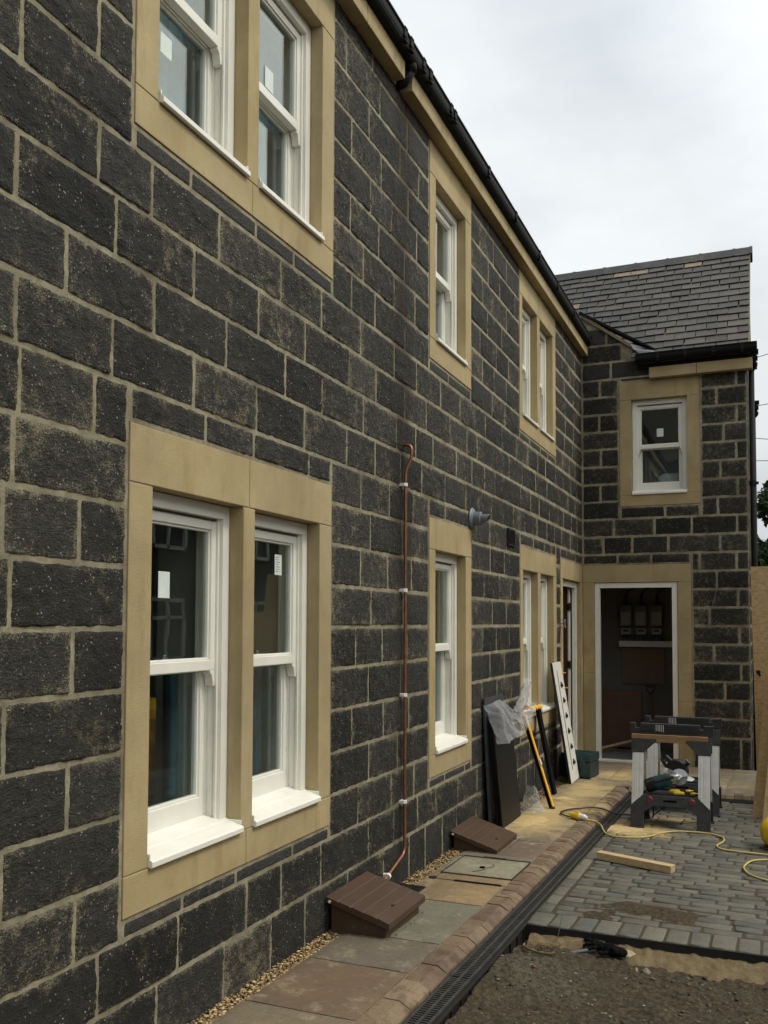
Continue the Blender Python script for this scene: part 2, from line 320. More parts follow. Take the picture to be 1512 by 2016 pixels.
class MB:
    def __init__(s): s.v = []; s.f = []; s.mi = []; s.c = []; s.cc = (1, 1, 1)
    def add(s, vs, fs, m=0):
        b = len(s.v); s.v += [tuple(p) for p in vs]; s.c += [s.cc] * len(vs)
        for f in fs: s.f.append(tuple(b + i for i in f)); s.mi.append(m)
    def box(s, a, b, m=0, T=None, M4=None):
        x0, y0, z0 = a; x1, y1, z1 = b
        vs = [(x, y, z) for z in (z0, z1) for y in (y0, y1) for x in (x0, x1)]
        if M4 is not None: vs = [M4 @ Vector(p) for p in vs]
        if T: vs = [T(*p) for p in vs]
        s.add(vs, [(0, 1, 3, 2), (4, 6, 7, 5), (0, 4, 5, 1), (2, 3, 7, 6), (0, 2, 6, 4), (1, 5, 7, 3)], m)
    def prism(s, poly, mk, a, b, m=0):
        """poly of 2-D points, mk(p, q, t) -> 3-D point, extruded t from a to b"""
        n = len(poly); vs = [mk(p, q, a) for p, q in poly] + [mk(p, q, b) for p, q in poly]
        s.add(vs, [tuple(range(n))[::-1], tuple(range(n, 2 * n))] + [(i, (i + 1) % n, n + (i + 1) % n, n + i) for i in range(n)], m)
    def tube(s, pts, r, n=8, m=0, cap=True):
        pts = [Vector(p) for p in pts]; rs = r if isinstance(r, (list, tuple)) else [r] * len(pts)
        vs = []; ref = None
        for i, p in enumerate(pts):
            d = (pts[min(i + 1, len(pts) - 1)] - pts[max(i - 1, 0)]).normalized()
            if ref is None: ref = Vector((0, 0, 1)) if abs(d.z) < .9 else Vector((1, 0, 0))
            a = (ref - d * ref.dot(d)).normalized(); ref = a; b = d.cross(a)
            for k in range(n):
                t_ = 2 * math.pi * k / n; vs.append(p + (a * math.cos(t_) + b * math.sin(t_)) * rs[i])
        fs = [(i * n + k, i * n + (k + 1) % n, (i + 1) * n + (k + 1) % n, (i + 1) * n + k) for i in range(len(pts) - 1) for k in range(n)]
        if cap: fs += [tuple(range(n))[::-1], tuple(range((len(pts) - 1) * n, len(pts) * n))]
        s.add(vs, fs, m)
    def build(s, name, mats, parent=None, bevel=0, smooth=False, loc=None, seg=2):
        me = bpy.data.meshes.new(name); me.from_pydata(s.v, [], s.f)
        if not isinstance(mats, (list, tuple)): mats = [mats]
        for mm in mats: me.materials.append(mm)
        me.polygons.foreach_set('material_index', s.mi)
        ca = me.color_attributes.new('Col', 'FLOAT_COLOR', 'POINT')
        arr = np.ones((len(s.v), 4), np.float32); arr[:, :3] = np.array(s.c, np.float32).reshape(-1, 3); ca.data.foreach_set('color', arr.ravel())
        bm = bmesh.new(); bm.from_mesh(me); bmesh.ops.recalc_face_normals(bm, faces=bm.faces); bm.to_mesh(me); bm.free()
        if smooth: me.polygons.foreach_set('use_smooth', [True] * len(me.polygons))
        o = bpy.data.objects.new(name, me); C.objects.link(o)
        if parent: o.parent = parent
        if loc: o.location = loc
        if bevel:
            bv = o.modifiers.new('bevel', 'BEVEL'); bv.width = bevel; bv.segments = seg; bv.limit_method = 'ANGLE'; bv.angle_limit = R(35)
        return o

def vnoise(x, y, seed=0):
    xi = np.floor(x).astype(np.int64); yi = np.floor(y).astype(np.int64); fx = x - xi; fy = y - yi
    fx = fx * fx * (3 - 2 * fx); fy = fy * fy * (3 - 2 * fy)
    def h(a, b):
        n = (a * 374761393 + b * 668265263 + seed * 1442695041) & 0xffffffff
        n = ((n ^ (n >> 13)) * 1274126177) & 0xffffffff
        return ((n ^ (n >> 16)) & 0xffff) / 65535.0
    return (h(xi, yi) * (1 - fx) + h(xi + 1, yi) * fx) * (1 - fy) + (h(xi, yi + 1) * (1 - fx) + h(xi + 1, yi + 1) * fx) * fy
def fbm(x, y, seed=0, o=4):
    r = 0; a = .5
    for i in range(o): r = r + a * (vnoise(x, y, seed + i) - .5); x = x * 2.03; y = y * 2.03; a *= .5
    return r
def npmesh(name, V, F, mats, mi=None, col=None, parent=None, smooth=False):
    me = bpy.data.meshes.new(name)
    me.vertices.add(len(V)); me.vertices.foreach_set('co', V.astype(np.float32).ravel())
    me.loops.add(len(F) * 4); me.loops.foreach_set('vertex_index', F.astype(np.int32).ravel())
    me.polygons.add(len(F)); me.polygons.foreach_set('loop_start', np.arange(0, len(F) * 4, 4, dtype=np.int32))
    for mm in (mats if isinstance(mats, (list, tuple)) else [mats]): me.materials.append(mm)
    if mi is not None: me.polygons.foreach_set('material_index', mi.astype(np.int32))
    if smooth: me.polygons.foreach_set('use_smooth', np.ones(len(F), bool))
    me.update(calc_edges=True)
    if col is not None:
        ca = me.color_attributes.new('Col', 'FLOAT_COLOR', 'POINT'); a = np.ones((len(V), 4), np.float32); a[:, :3] = col; ca.data.foreach_set('color', a.ravel())
    o = bpy.data.objects.new(name, me); C.objects.link(o)
    if parent: o.parent = parent
    return o
def gridfaces(nx, ny, b=0):
    i = np.arange(nx - 1)[:, None] * ny + np.arange(ny - 1)[None, :]
    return (np.stack([i, i + ny, i + ny + 1, i + 1], -1).reshape(-1, 4)) + b

# ------------------------------------------------------------------ coursed stone walls
ZC = [.124 + .2075 * k for k in range(-2, 30)]      # bed joints
def zc(k): return .124 + .2075 * k
JM = {0: [2.69, 3.12, 3.49, 3.81, 4.28, 4.75, 5.15, 5.43, 5.76], 1: [2.38, 2.81, 3.29, 3.58, 3.97, 4.54, 4.9, 5.29, 5.63, 6.09, 6.55], 2: [2.27, 4.4, 4.86, 5.23], 3: [1.97, 4.54], 4: [2.23, 4.32, 4.74, 5.14, 6.68, 7.1, 7.55], 5: [1.97, 4.53, 5.0, 6.9, 7.32], 6: [2.24, 4.36, 4.72, 5.11, 6.7, 7.08, 7.49], 7: [1.98, 4.56, 5.05, 6.97, 7.39], 8: [2.26, 4.42, 4.8, 5.18, 6.74, 7.17, 7.54], 9: [1.98, 4.55, 5.02, 6.91, 7.33], 10: [2.32, 2.69, 3.2, 3.63, 4.06, 4.42, 4.82, 5.2], 11: [1.98, 2.4, 2.87, 3.33, 3.77, 4.24, 4.61, 5.0, 5.36, 5.81, 6.28, 6.58, 6.94, 7.3, 7.63], 12: [2.18, 2.62, 3.09, 3.58, 3.95, 4.45, 4.93, 5.25, 5.57, 6.06, 6.43, 6.76], 13: [1.97, 2.41, 2.86, 3.34, 3.77, 4.26, 4.62, 5.06, 5.44, 5.91, 6.31, 6.56], 14: [2.32, 2.6, 3.03, 3.53, 3.94, 4.41, 4.89, 5.26, 5.72, 6.14, 6.78], 15: [1.98, 4.29, 4.6, 5.06], 16: [2.31, 4.44, 4.88, 5.23], 17: [4.27, 4.65, 5.05, 6.64, 7.1], 18: [4.53, 4.84, 5.26, 6.85, 7.27], 19: [4.28, 4.68, 5.11, 6.7, 7.0, 7.42], 20: [4.51, 4.97, 5.29, 6.87, 7.21, 7.68], 21: [4.21, 4.66, 5.09, 6.64, 7.02, 7.42]}
JW = {0: [1.73], 1: [1.5], 2: [1.74], 3: [1.57], 4: [1.74], 5: [1.46], 6: [1.73], 7: [1.42], 8: [1.72], 9: [1.5], 10: [.33, .73, 1.32, 1.71], 11: [.58, .98, 1.54], 12: [.37, .83, 1.24, 1.72], 13: [1.52], 14: [.22, 1.73], 15: [1.55], 16: [.23, 1.72], 17: [1.59], 18: [.21, 1.73], 19: [1.52], 20: [.22, 1.73], 21: [.35, .8, 1.5], 22: [.48, 1.2], 23: [.3]}
def stone_wall(name, s0, s1, k0, k1, opens, joints, known, T, parent, res, ztop=None, zbase=None, seed=1):
    """real blocks laid in courses on a mortar bed; opens = rectangles taken by dressed stone"""
    rn = random.Random(seed); V = []; F = []; MI = []; COL = []; nb = 0; blocks = []
    ss = sorted({s0, s1} | {a for o in opens for a in o[:2]}); 
    ed = {round(v, 4) for o in opens for v in o[:2]}
    for k in range(k0, k1):
        zl, zh = zc(k), zc(k + 1)
        if zbase is not None and k == k0: zl = zbase
        cuts = [o for o in opens if o[2] < zh - .005 and o[3] > zl + .005]
        free = [(s0, s1)]
        for o in cuts:
            nf = []
            for a, b in free:
                if o[1] <= a or o[0] >= b: nf.append((a, b)); continue
                if o[0] > a: nf.append((a, o[0]))
                if o[1] < b: nf.append((o[1], b))
            free = nf
            for lo, hi in ((zl, min(zh, o[2] - .007)), (max(zl, o[3] + .007), zh)):
                if hi - lo > .04:
                    p = o[0] + .008
                    while p < o[1] - .03:
                        L = min(rn.uniform(.3, .52), o[1] - .008 - p)
                        if o[1] - p - L < .14: L = o[1] - .008 - p
                        blocks.append((p, p + L, lo, hi, 1 if hi - lo < .09 else .25)); p += L
        for a, b in free:
            js = [j for j in joints.get(k, []) if a + .07 < j < b - .07]
            pts = [a] + js + [b]
            full = []
            for i in range(len(pts) - 1):
                p, q = pts[i], pts[i + 1]; full.append(p)
                if q - p > .66 or (q - p > .5 and not (known[0] < p < known[1])):
                    n = max(2, int(round((q - p) / rn.uniform(.38, .46))))
                    w = [rn.uniform(.75, 1.25) for _ in range(n)]; W = sum(w); c_ = p
                    for x in w[:-1]: c_ += x / W * (q - p); full.append(c_)
            full.append(b)
            for i in range(len(full) - 1): blocks.append((full[i] + (.008 if round(full[i], 4) in ed else 0), full[i + 1] - (.008 if round(full[i + 1], 4) in ed else 0), zl, zh, 0))
    # mortar bed cells
    zz = sorted({zc(k0) if zbase is None else zbase, zc(k1)} | {a for o in opens for a in o[2:4] if a < zc(k1)}); zz = [a for a in zz if a >= (zc(k0) if zbase is None else zbase)]
    def emit(S, Z, O, fs, m, c):
        nonlocal nb
        V.append(np.stack(T(S.ravel(), O.ravel(), Z.ravel()), -1)); F.append(fs + nb); MI.append(np.full(len(fs), m)); COL.append(c); nb += S.size
    for i in range(len(ss) - 1):
        for j in range(len(zz) - 1):
            cs, cz = (ss[i] + ss[i + 1]) / 2, (zz[j] + zz[j + 1]) / 2
            if any(o[0] < cs < o[1] and o[2] < cz < o[3] for o in opens): continue
            S, Z = np.meshgrid(np.array([ss[i], ss[i + 1]]), np.array([zz[j], zz[j + 1]]), indexing='ij')
            if ztop: Z = np.minimum(Z, np.maximum(ztop(S), zz[j]))
            emit(S, Z, np.full_like(S, -.0008), gridfaces(2, 2), 1, np.ones((4, 3)))
    for a, b, lo, hi, flag in blocks:
        g = .0042
        if b - a < .03: continue
        if ztop and lo > ztop((a + b) / 2): continue
        cs = (a + b) / 2; r_ = res(cs)
        nx = max(4, int((b - a) / r_) + 2); nz = max(4, int((hi - lo) / r_) + 2)
        su = np.linspace(0, 1, nx); zu = np.linspace(0, 1, nz)
        S, Z = np.meshgrid(a + g + su * (b - a - 2 * g), lo + g + zu * (hi - lo - 2 * g), indexing='ij')
        sd = rn.randrange(9999)
        dS = np.minimum(S - a - g, b - g - S); dZ = np.minimum(Z - lo - g, hi - g - Z)
        d = np.minimum(dS, dZ)
        rag = .0060 if flag < 1 else .003
        S2 = S + rag * 2 * fbm(S * 28, Z * 28, sd, 3); Z2 = Z + rag * 2 * fbm(S * 28 + 50, Z * 28, sd, 3)
        e = np.clip(d / .010, 0, 1); e = e * e * (3 - 2 * e)
        bul = rn.uniform(.006, .0105) if flag < 1 else .006
        ax = rn.uniform(-.012, .012) if flag < 1 else 0; az = rn.uniform(-.02, .02) if flag < 1 else 0
        rough = (.012 * fbm(S * 16, Z * 26, sd + 5, 3) + .009 * fbm(S * 55, Z * 95, sd + 9, 3)) if flag < 1 else .002 * fbm(S * 40, Z * 40, sd, 2)
        O = -.0055 + e * np.maximum(bul + rough + ax * (S - cs) + az * (Z - (lo + hi) / 2) + .003 * np.clip(d / .05, 0, 1), .0085)
        if ztop: Z2 = np.minimum(Z2, ztop(S2))
        tone = min(1, max(0, rn.gauss(.40, .30))); 
        if rn.random() < .10: tone = rn.uniform(.7, 1)
        sawn = max(flag if flag == 1 else 0, 0)
        if lo > 4.45 and rn.random() < .75: sawn = .9
        elif rn.random() < .05: sawn = .5
        if flag == .25: sawn = .25
        c = np.stack([np.clip(tone + .35 * fbm(S * 5, Z * 5, sd + 3, 3), 0, 1).ravel(), np.clip(1 - d / .035, 0, 1).ravel(), np.full(S.size, float(sawn))], -1)
        emit(S2, Z2, O, gridfaces(nx, nz), 0, c)
    return npmesh(name, np.concatenate(V), np.concatenate(F), [M['stone'], M['mortar']], np.concatenate(MI), np.concatenate(COL), parent, smooth=True)

house = empty('stone_house', (0, 0, 0))
tag(house, 'house of blackened stone blocks with buff window surrounds and a slate roofed rear wing', 'house')

TM = lambda s, o, z: (o, s, z)                 # main front wall: faces +x
TW = lambda s, o, z: (s, YE - o, z)            # rear wing wall: faces the camera (-y)
TS = lambda s, o, z: (1.84 + o, s, z)          # side return of the wing
# surround outer rectangles (s0, s1, z0, z1)
ZL0, ZL1 = .607, 2.283          # lower windows
ZU0, ZU1 = 3.322, 4.785         # upper windows
SUR_M = [(2.494, 4.056, ZL0, ZL1), (5.491, 6.398, ZL0, ZL1), (7.853, 9.363, ZL0, ZL1), (9.581, YE, -.5, ZL1),
         (2.494, 4.056, ZU0, ZU1), (5.491, 6.398, ZU0, ZU1), (7.853, 9.363, ZU0, ZU1)]
SUR_W = [(0.0, 1.225, -.5, ZL1), (.443, 1.338, 2.964, 4.427)]
stone_wall('front_wall', -2.0, YE, 0, 23, SUR_M, JM, (1.9, 7.75), TM, house, lambda s: .010 if 1.6 < s < 4.8 else (.015 if 1 < s < 8 else .026), ztop=lambda S: np.minimum(S * 0 + 4.86, 9), zbase=-.1, seed=4)
RK = lambda S: np.where(S < .66, 5.265 - .745 * S, 4.62)
stone_wall('wing_wall', 0.0, 1.84, 0, 25, SUR_W, JW, (0, 1.84), TW, house, lambda s: .02, ztop=RK, zbase=-.1, seed=9)
stone_wall('wing_side_wall', YE + .001, 14.8, 0, 22, [], {}, (0, 0), TS, house, lambda s: .03, zbase=-.1, seed=13)
# gable triangle over the side return
b = MB(); b.prism([(YE, 4.68), (14.8, 4.68), (12.8, 6.5)], lambda p, q, t_: (t_, p, q), 1.60, 1.835); b.build('gable_wall', M['stone'], house)

# ------------------------------------------------------------------ dressed stone surrounds
def surround(name, T, rect, lights, zs0, zs1, sill=True, depth=.20, vj=True, jj=None):
    """rect = outer rectangle; lights = openings (a, b); zs0/zs1 = bottom and top of openings"""
    s0, s1, z0, z1 = rect; b = MB(); g = .002; F_ = .005
    def bx(a, c, l, h): b.box((a + g, -depth, l + g), (c - g, F_, h - g), 0, T=lambda x, y, z: T(x, y, z))
    mids = [(lights[i][1] + lights[i + 1][0]) / 2 for i in range(len(lights) - 1)]
    edges = [s0] + mids + [s1]
    for i in range(len(edges) - 1): bx(edges[i], edges[i + 1], zs1, z1)
    if sill:
        for i in range(len(edges) - 1): bx(edges[i], edges[i + 1], z0, zs0)
    jz = [zs0 if sill else z0, zs1]
    if jj: jz = [jz[0]] + jj + [jz[1]]
    cols = [(s0, lights[0][0])] + [(lights[i][1], lights[i + 1][0]) for i in range(len(lights) - 1)] + [(lights[-1][1], s1)]
    for a, c in cols:
        for i in range(len(jz) - 1):
            if c - a > .02: bx(a, c, jz[i], jz[i + 1])
    # pale mortar showing in the fine joints and round the edge
    def mj(a, c, l, h): b.box((a, -.10, l), (c, .0015, h), 1, T=lambda x, y, z: T(x, y, z))
    for x in mids: mj(x - .004, x + .004, zs1 + .003, z1 - .003)
    if sill:
        for x in mids: mj(x - .004, x + .004, z0 + .003, zs0 - .003)
    for a, c in cols:
        if c - a > .02:
            for z in ([zs0] if sill else []) + (jj or []) + [zs1]: mj(a + .003, c - .003, z - .0035, z + .0035)
    return b.build(name, [M['buff'], M['stonejoint']], house, bevel=.003)

OL0, OL1 = .748, 2.077
OU0, OU1 = 3.465, 4.56
W1 = [(2.625, 3.228), (3.322, 3.925)]; W2 = [(5.61, 6.262)]; W3 = [(7.955, 8.53), (8.64, 9.22)]
surround('window_surround', TM, SUR_M[0], W1, OL0, OL1)
surround('window_surround', TM, SUR_M[1], W2, OL0, OL1)
surround('window_surround', TM, SUR_M[2], W3, OL0, OL1)
surround('window_surround', TM, SUR_M[4], W1, OU0, OU1)
surround('window_surround', TM, SUR_M[5], W2, OU0, OU1)
surround('window_surround', TM, SUR_M[6], W3, OU0, OU1)
surround('door_surround', TM, SUR_M[3], [(9.689, 10.69)], 0, 2.078, sill=False, jj=[.75, 1.42])
surround('window_surround', TW, SUR_W[1], [(.583, 1.197)], 3.095, 4.213)
surround('door_surround', TW, (.006, 1.225, -.5, ZL1), [(.14, 1.074)], 0, 2.077, sill=False, jj=[.72, 1.02, 1.65])

# ------------------------------------------------------------------ sash windows
def sash_window(T, s0, s1, z0, z1, sticker=None, blue=False, lab=None, fl0=.05):
    tb = lambda b, a, c, m=0: b.box((a[0], a[1], a[2]), (c[0], c[1], c[2]), m, T=lambda x, y, z: T(x, y, z))
    FR = -.062; g = .001
    b = MB()
    tb(b, (s0 + g, -.195, z0 + .05), (s0 + .048, FR, z1 - .001)); tb(b, (s1 - .048, -.195, z0 + .05), (s1 - g, FR, z1 - .001))
    tb(b, (s0 + .048, -.195, z1 - .055), (s1 - .048, FR + .001, z1 - .001))
    for a in (-.078, -.128, -.176):      # staff, parting and inner beads down each side
        tb(b, (s0 + .048, a - .010, z0 + .05), (s0 + .060, a, z1 - .055)); tb(b, (s1 - .060, a - .010, z0 + .05), (s1 - .048, a, z1 - .055))
    for a in (-.1, -.15): tb(b, (s1 - .052, a - .006, z0 + .05), (s1 - .0485, a, z1 - .055))
    w = b.build('sash_window', M['upvc'], house, bevel=.0025)
    if lab: w['label'] = lab
    b = MB()
    b.prism([(-.195, z0 + .075), (-.12, z0 + .066), (-.052, z0 + .049), (-.050, z0 + .045), (-.03, z0 + .041), (.018, z0 + .026), (.024, z0 + .020), (.024, z0 + .002), (.016, z0 - .004), (.010, z0 + .001), (-.195, z0 + .001)],
            lambda p, q, t_: T(t_, p, q), s0 + .002, s1 - .002)
    tb(b, (s0 + .001, FR - .02, z0 + .03), (s0 + .008, .012, z0 + .048)); tb(b, (s1 - .008, FR - .02, z0 + .03), (s1 - .001, .012, z0 + .048))
    b.build('window_sill', M['upvc'], w, bevel=.002)
    zm = z0 + .51 * (z1 - z0); a0, a1 = s0 + .049, s1 - .049
    def sash(name, of, ob, lo, hi, rb, rt, parent):
        b = MB(); sw = .043
        tb(b, (a0, ob, lo), (a0 + sw, of, hi)); tb(b, (a1 - sw, ob, lo), (a1, of, hi))
        tb(b, (a0 + sw, ob, lo), (a1 - sw, of, lo + rb)); tb(b, (a0 + sw, ob, hi - rt), (a1 - sw, of, hi))
        q = .010      # stepped glazing bead
        tb(b, (a0 + sw, ob + .004, lo + rb), (a0 + sw + q, of - .008, hi - rt)); tb(b, (a1 - sw - q, ob + .004, lo + rb), (a1 - sw, of - .008, hi - rt))
        tb(b, (a0 + sw + q, ob + .004, lo + rb), (a1 - sw - q, of - .008, lo + rb + q)); tb(b, (a0 + sw + q, ob + .004, hi - rt - q), (a1 - sw - q, of - .008, hi - rt))
        return b, sw
    b, sw = sash('upper', -.088, -.127, zm - .021, z1 - .066, .042, .036, w)
    for sx, d in ((a0, 1), (a1, -1)):           # sash horns
        P = [(0, 0), (.043, 0), (.043, -.012), (.034, -.016), (.027, -.026), (.025, -.042), (.021, -.055), (.021, -.064), (0, -.064)]
        b.prism([(sx + d * p, zm - .021 + q) for p, q in P], lambda p, q, t_: T(p, t_, q), -.127, -.088)
    us = b.build('upper_sash', M['upvc'], w, bevel=.0025)
    b, sw = sash('lower', -.133, -.172, z0 + .066, zm + .021, .080, .040, w)
    ls = b.build('lower_sash', M['upvc'], w, bevel=.0025)
    for nm, o_, lo, hi, par in (('glass_pane', -.107, zm + .02, z1 - .10, w), ('glass_pane', -.152, z0 + .145, zm - .018, w)):
        b = MB(); tb(b, (a0 + .040, o_ - .004, lo), (a1 - .040, o_, hi)); b.build(nm, M['glass'], w)
    b = MB(); sc = (s0 + s1) / 2; tb(b, (sc - .03, -.165, zm + .021), (sc + .01, -.145, zm + .032)); tb(b, (sc - .018, -.160, zm + .032), (sc + .002, -.150, zm + .046)); b.build('sash_lock', M['steel'], w, bevel=.002)
    if sticker:
        a, c, l, h, lines = sticker
        b = MB(); tb(b, (a, -.1062, l), (c, -.1052, h), 0)
        if lines:
            for i in range(7):
                zz_ = h - .012 - i * .011
                tb(b, (a + .006, -.1051, zz_ - .0025), (a + (c - a) * random.uniform(.5, .9), -.1048, zz_), 1)
        b.build('label_sticker', [M['paper'], M['ink']], w)
    if blue:
        b = MB(); n = 40; vs = []
        for i in range(n + 1):
            s_ = s0 + fl0 * (s1 - s0) + (s1 - s0) * (.98 - fl0) * i / n; o_ = -.245 + .025 * math.sin(i * .9) + .015 * math.sin(i * 2.3)
            vs += [T(s_, o_, z0 - .1), T(s_, o_ + .01 * math.sin(i), z0 + blue * (z1 - z0))]
        b.add(vs, [(2 * i, 2 * i + 2, 2 * i + 3, 2 * i + 1) for i in range(n)]); b.build('protective_film', M['sheetblue'], w, smooth=True)
    return w
sash_window(TM, *W1[0], OL0, OL1, (2.81, 2.88, 1.69, 1.79, 0), .50, fl0=.76)
sash_window(TM, *W1[1], OL0, OL1, (3.685, 3.75, 1.82, 1.915, 1), .52, fl0=.02)
sash_window(TM, *W2[0], OL0, OL1, None, 1.02)
sash_window(TM, *W3[0], OL0, OL1, None, .9)
sash_window(TM, *W3[1], OL0, OL1, None, .9)
sash_window(TM, *W1[0], OU0, OU1, (2.775, 2.845, 3.77, 3.85, 0), .9)
sash_window(TM, *W1[1], OU0, OU1, (3.555, 3.63, 4.07, 4.17, 0), .9)
sash_window(TM, *W2[0], OU0, OU1, None, .9)
sash_window(TM, *W3[0], OU0, OU1, None, .5)
sash_window(TM, *W3[1], OU0, OU1, None, .5)
sash_window(TW, .583, 1.197, 3.095, 4.213, (.855, .93, 3.78, 3.875, 0), 0)

# ------------------------------------------------------------------ inner leaf and rooms behind the windows
b = MB()
def leaf(T, s0, s1, z0, z1, opens, o0=-.42, o1=-.203):
    ss = sorted({s0, s1} | {a for q in opens for a in q[:2]}); zz = sorted({z0, z1} | {a for q in opens for a in q[2:]})
    for i in range(len(ss) - 1):
        for j in range(len(zz) - 1):
            cs, cz = (ss[i] + ss[i + 1]) / 2, (zz[j] + zz[j + 1]) / 2
            if any(q[0] < cs < q[1] and q[2] < cz < q[3] for q in opens): continue
            b.box((ss[i], o0, zz[j]), (ss[i + 1], o1, zz[j + 1]), 0, T=lambda x, y, z: T(x, y, z))
leaf(TM, -2, YE + .2, -.3, 4.8, [(a, c, OL0 + .05, OL1) for a, c in W1 + W2 + W3] + [(a, c, OU0 + .05, OU1) for a, c in W1 + W2 + W3] + [(9.689, 10.69, -.3, 2.078)])
b.box((-4, -2, -.1), (-.43, YE + .2, .02)); b.box((-4, -2, 2.45), (-.43, YE + .2, 2.75)); b.box((-4, -2, 4.75), (-.43, YE + .2, 4.85))
b.box((-4.2, -2, -.1), (-4, YE + .2, 4.85)); b.box((-4.2, -2.2, -.1), (-.2, -2, 4.85)); b.box((-4.2, YE + .2, -.1), (-.25, YE + .4, 4.85))
b.box((-4, 4.6, 0), (-.43, 4.75, 4.8)); b.box((-4, 7.1, 0), (-.43, 7.25, 4.8)); b.box((-4, 9.45, 0), (-.43, 9.6, 4.8))
b.build('inner_wall', M['plaster'], house); b = MB()
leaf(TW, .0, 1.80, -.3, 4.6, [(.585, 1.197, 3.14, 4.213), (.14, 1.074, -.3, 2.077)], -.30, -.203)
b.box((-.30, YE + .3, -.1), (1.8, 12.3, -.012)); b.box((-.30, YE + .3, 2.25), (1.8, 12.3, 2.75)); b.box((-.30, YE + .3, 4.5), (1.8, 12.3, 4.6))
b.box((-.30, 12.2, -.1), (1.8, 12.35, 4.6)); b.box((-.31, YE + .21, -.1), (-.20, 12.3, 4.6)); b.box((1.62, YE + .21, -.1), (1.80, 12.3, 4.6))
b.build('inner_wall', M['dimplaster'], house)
b = MB(); b.box((-.19, 11.9, 2.76), (1.61, 12.19, 4.49)); b.box((-.19, YE + .35, 2.76), (1.61, 11.9, 2.80)); b.build('inner_wall', M['white'], house)

# ------------------------------------------------------------------ doors
b = MB()
bw = lambda b, T, a, c, m=0: b.box(a, c, m, T=lambda x, y, z: T(x, y, z))
bw(b, TW, (.142, -.085, -.01), (.200, -.012, 2.075)); bw(b, TW, (1.012, -.085, -.01), (1.072, -.012, 2.075)); bw(b, TW, (.200, -.085, 2.015), (1.012, -.0125, 2.075)); bw(b, TW, (.142, -.085, -.05), (1.072, .01, .018))
b.build('door_frame', M['upvc'], house, bevel=.003)
b = MB()
bw(b, TM, (9.691, -.085, .10), (9.74, -.040, 2.075)); bw(b, TM, (10.63, -.085, .10), (10.688, -.040, 2.075)); bw(b, TM, (9.74, -.085, 2.01), (10.63, -.041, 2.075)); bw(b, TM, (9.691, -.13, .06), (10.688, .012, .115))
bw(b, TM, (9.691, -.19, -.1), (10.688, .0, .06))
b.build('door_frame', M['upvc'], house, bevel=.003)
door = empty('open_door', (-.112, 10.62, .12), 0, house)
b = MB(); b.box((-.80, -.045, 0), (-.012, 0, 1.88), 0)
for x0, x1 in ((-.72, -.45), (-.38, -.10)):
    for z0_, z1_ in ((.12, .75), (.85, 1.72)): b.box((x0, -.052, z0_), (x1, -.044, z1_), 0)
b.build('door_leaf', M['browndoor'], door, bevel=.003)
b = MB(); b.box((-.012, -.047, 0), (.010, .002, 1.88)); b.build('door_edge', M['upvc'], door, bevel=.002)
for z in (.22, .95, 1.62):
    b = MB(); b.tube([(.012, -.055, z), (.012, -.055, z + .10)], .008, 10); b.box((-.022, -.054, z + .01), (.012, -.049, z + .09)); b.box((.012, -.056, z + .02), (.026, -.050, z + .08))
    b.build('hinge', M['black'], door)

# ------------------------------------------------------------------ cornice, gutters, roofs
def cornice(name, segs, T, z0, z1, pr):
    b = MB()
    for a, c in segs: b.box((a, -.02, z0), (c, pr, z1), 0, T=lambda x, y, z: T(x, y, z))
    return b.build(name, M['buff'], house, bevel=.004)
def split(a, c, L=.9, g=.004):
    r = []; p = a
    while p < c - .01:
        q = min(p + L, c); q = c if c - q < .3 else q; r.append((p, q - g)); p = q
    return r
cornice('stone_cornice', split(-2, 4.845), TM, 4.787, 4.925, .083)
cornice('stone_cornice', split(4.965, YE - .004), TM, 4.787, 4.925, .083)
cornice('stone_cornice', split(.795, 1.905, .52), TW, 4.435, 4.555, .09)
b = MB(); b.box((-.03, 4.846, 4.79), (.012, 4.964, 4.92)); b.build('eaves_block', M['buff'], house)
def gutter(name, T, a, c, zt, o0, o1, h=.07):
    b = MB(); n = 10
    pr = [(o0, zt)] + [((o0 + o1) / 2 - (o1 - o0) / 2 * math.cos(math.pi * i / n), zt - .012 - h * math.sin(math.pi * i / n) ** .7) for i in range(n + 1)] + [(o1, zt)]
    inn = [(o1 - .004, zt)] + [((o0 + o1) / 2 + (o1 - o0 - .008) / 2 * math.cos(math.pi * i / n), zt - .012 - (h - .004) * math.sin(math.pi * i / n) ** .7) for i in range(n + 1)] + [(o0 + .004, zt)]
    loop = pr + inn; m_ = len(loop)
    vs = [T(a, p, q) for p, q in loop] + [T(c, p, q) for p, q in loop]
    b.add(vs, [(i, (i + 1) % m_, m_ + (i + 1) % m_, m_ + i) for i in range(m_)])
    b.prism(pr, lambda p, q, t_: T(t_, p, q), a - .002, a + .003); b.prism(pr, lambda p, q, t_: T(t_, p, q), c - .003, c + .002)
    b.box((a, o1 - .004, zt - .004), (c, o1 + .008, zt + .006), 0, T=lambda x, y, z: T(x, y, z))
    return b.build(name, M['blackgut'], house)
gm = gutter('gutter', TM, -2, 10.79, 4.975, .035, .142)
for i, s_ in enumerate((.6, 1.6, 2.6, 3.6, 4.69, 4.79, 5.0, 5.12, 5.52, 5.60, 6.4, 7.2, 8.05, 8.85, 9.7, 10.6)):
    b = MB(); w = .022
    b.box((.03, s_ - w, 4.905), (.153, s_ + w, 4.918)); b.box((.140, s_ - w, 4.93), (.150, s_ + w, 4.980)); b.box((.136, s_ - w, 4.976), (.153, s_ + w, 4.988)); b.box((.07, s_ - w * .8, 4.895), (.13, s_ + w * .8, 4.91))
    b.build('gutter_bracket', M['blackgut'], gm, bevel=.003)
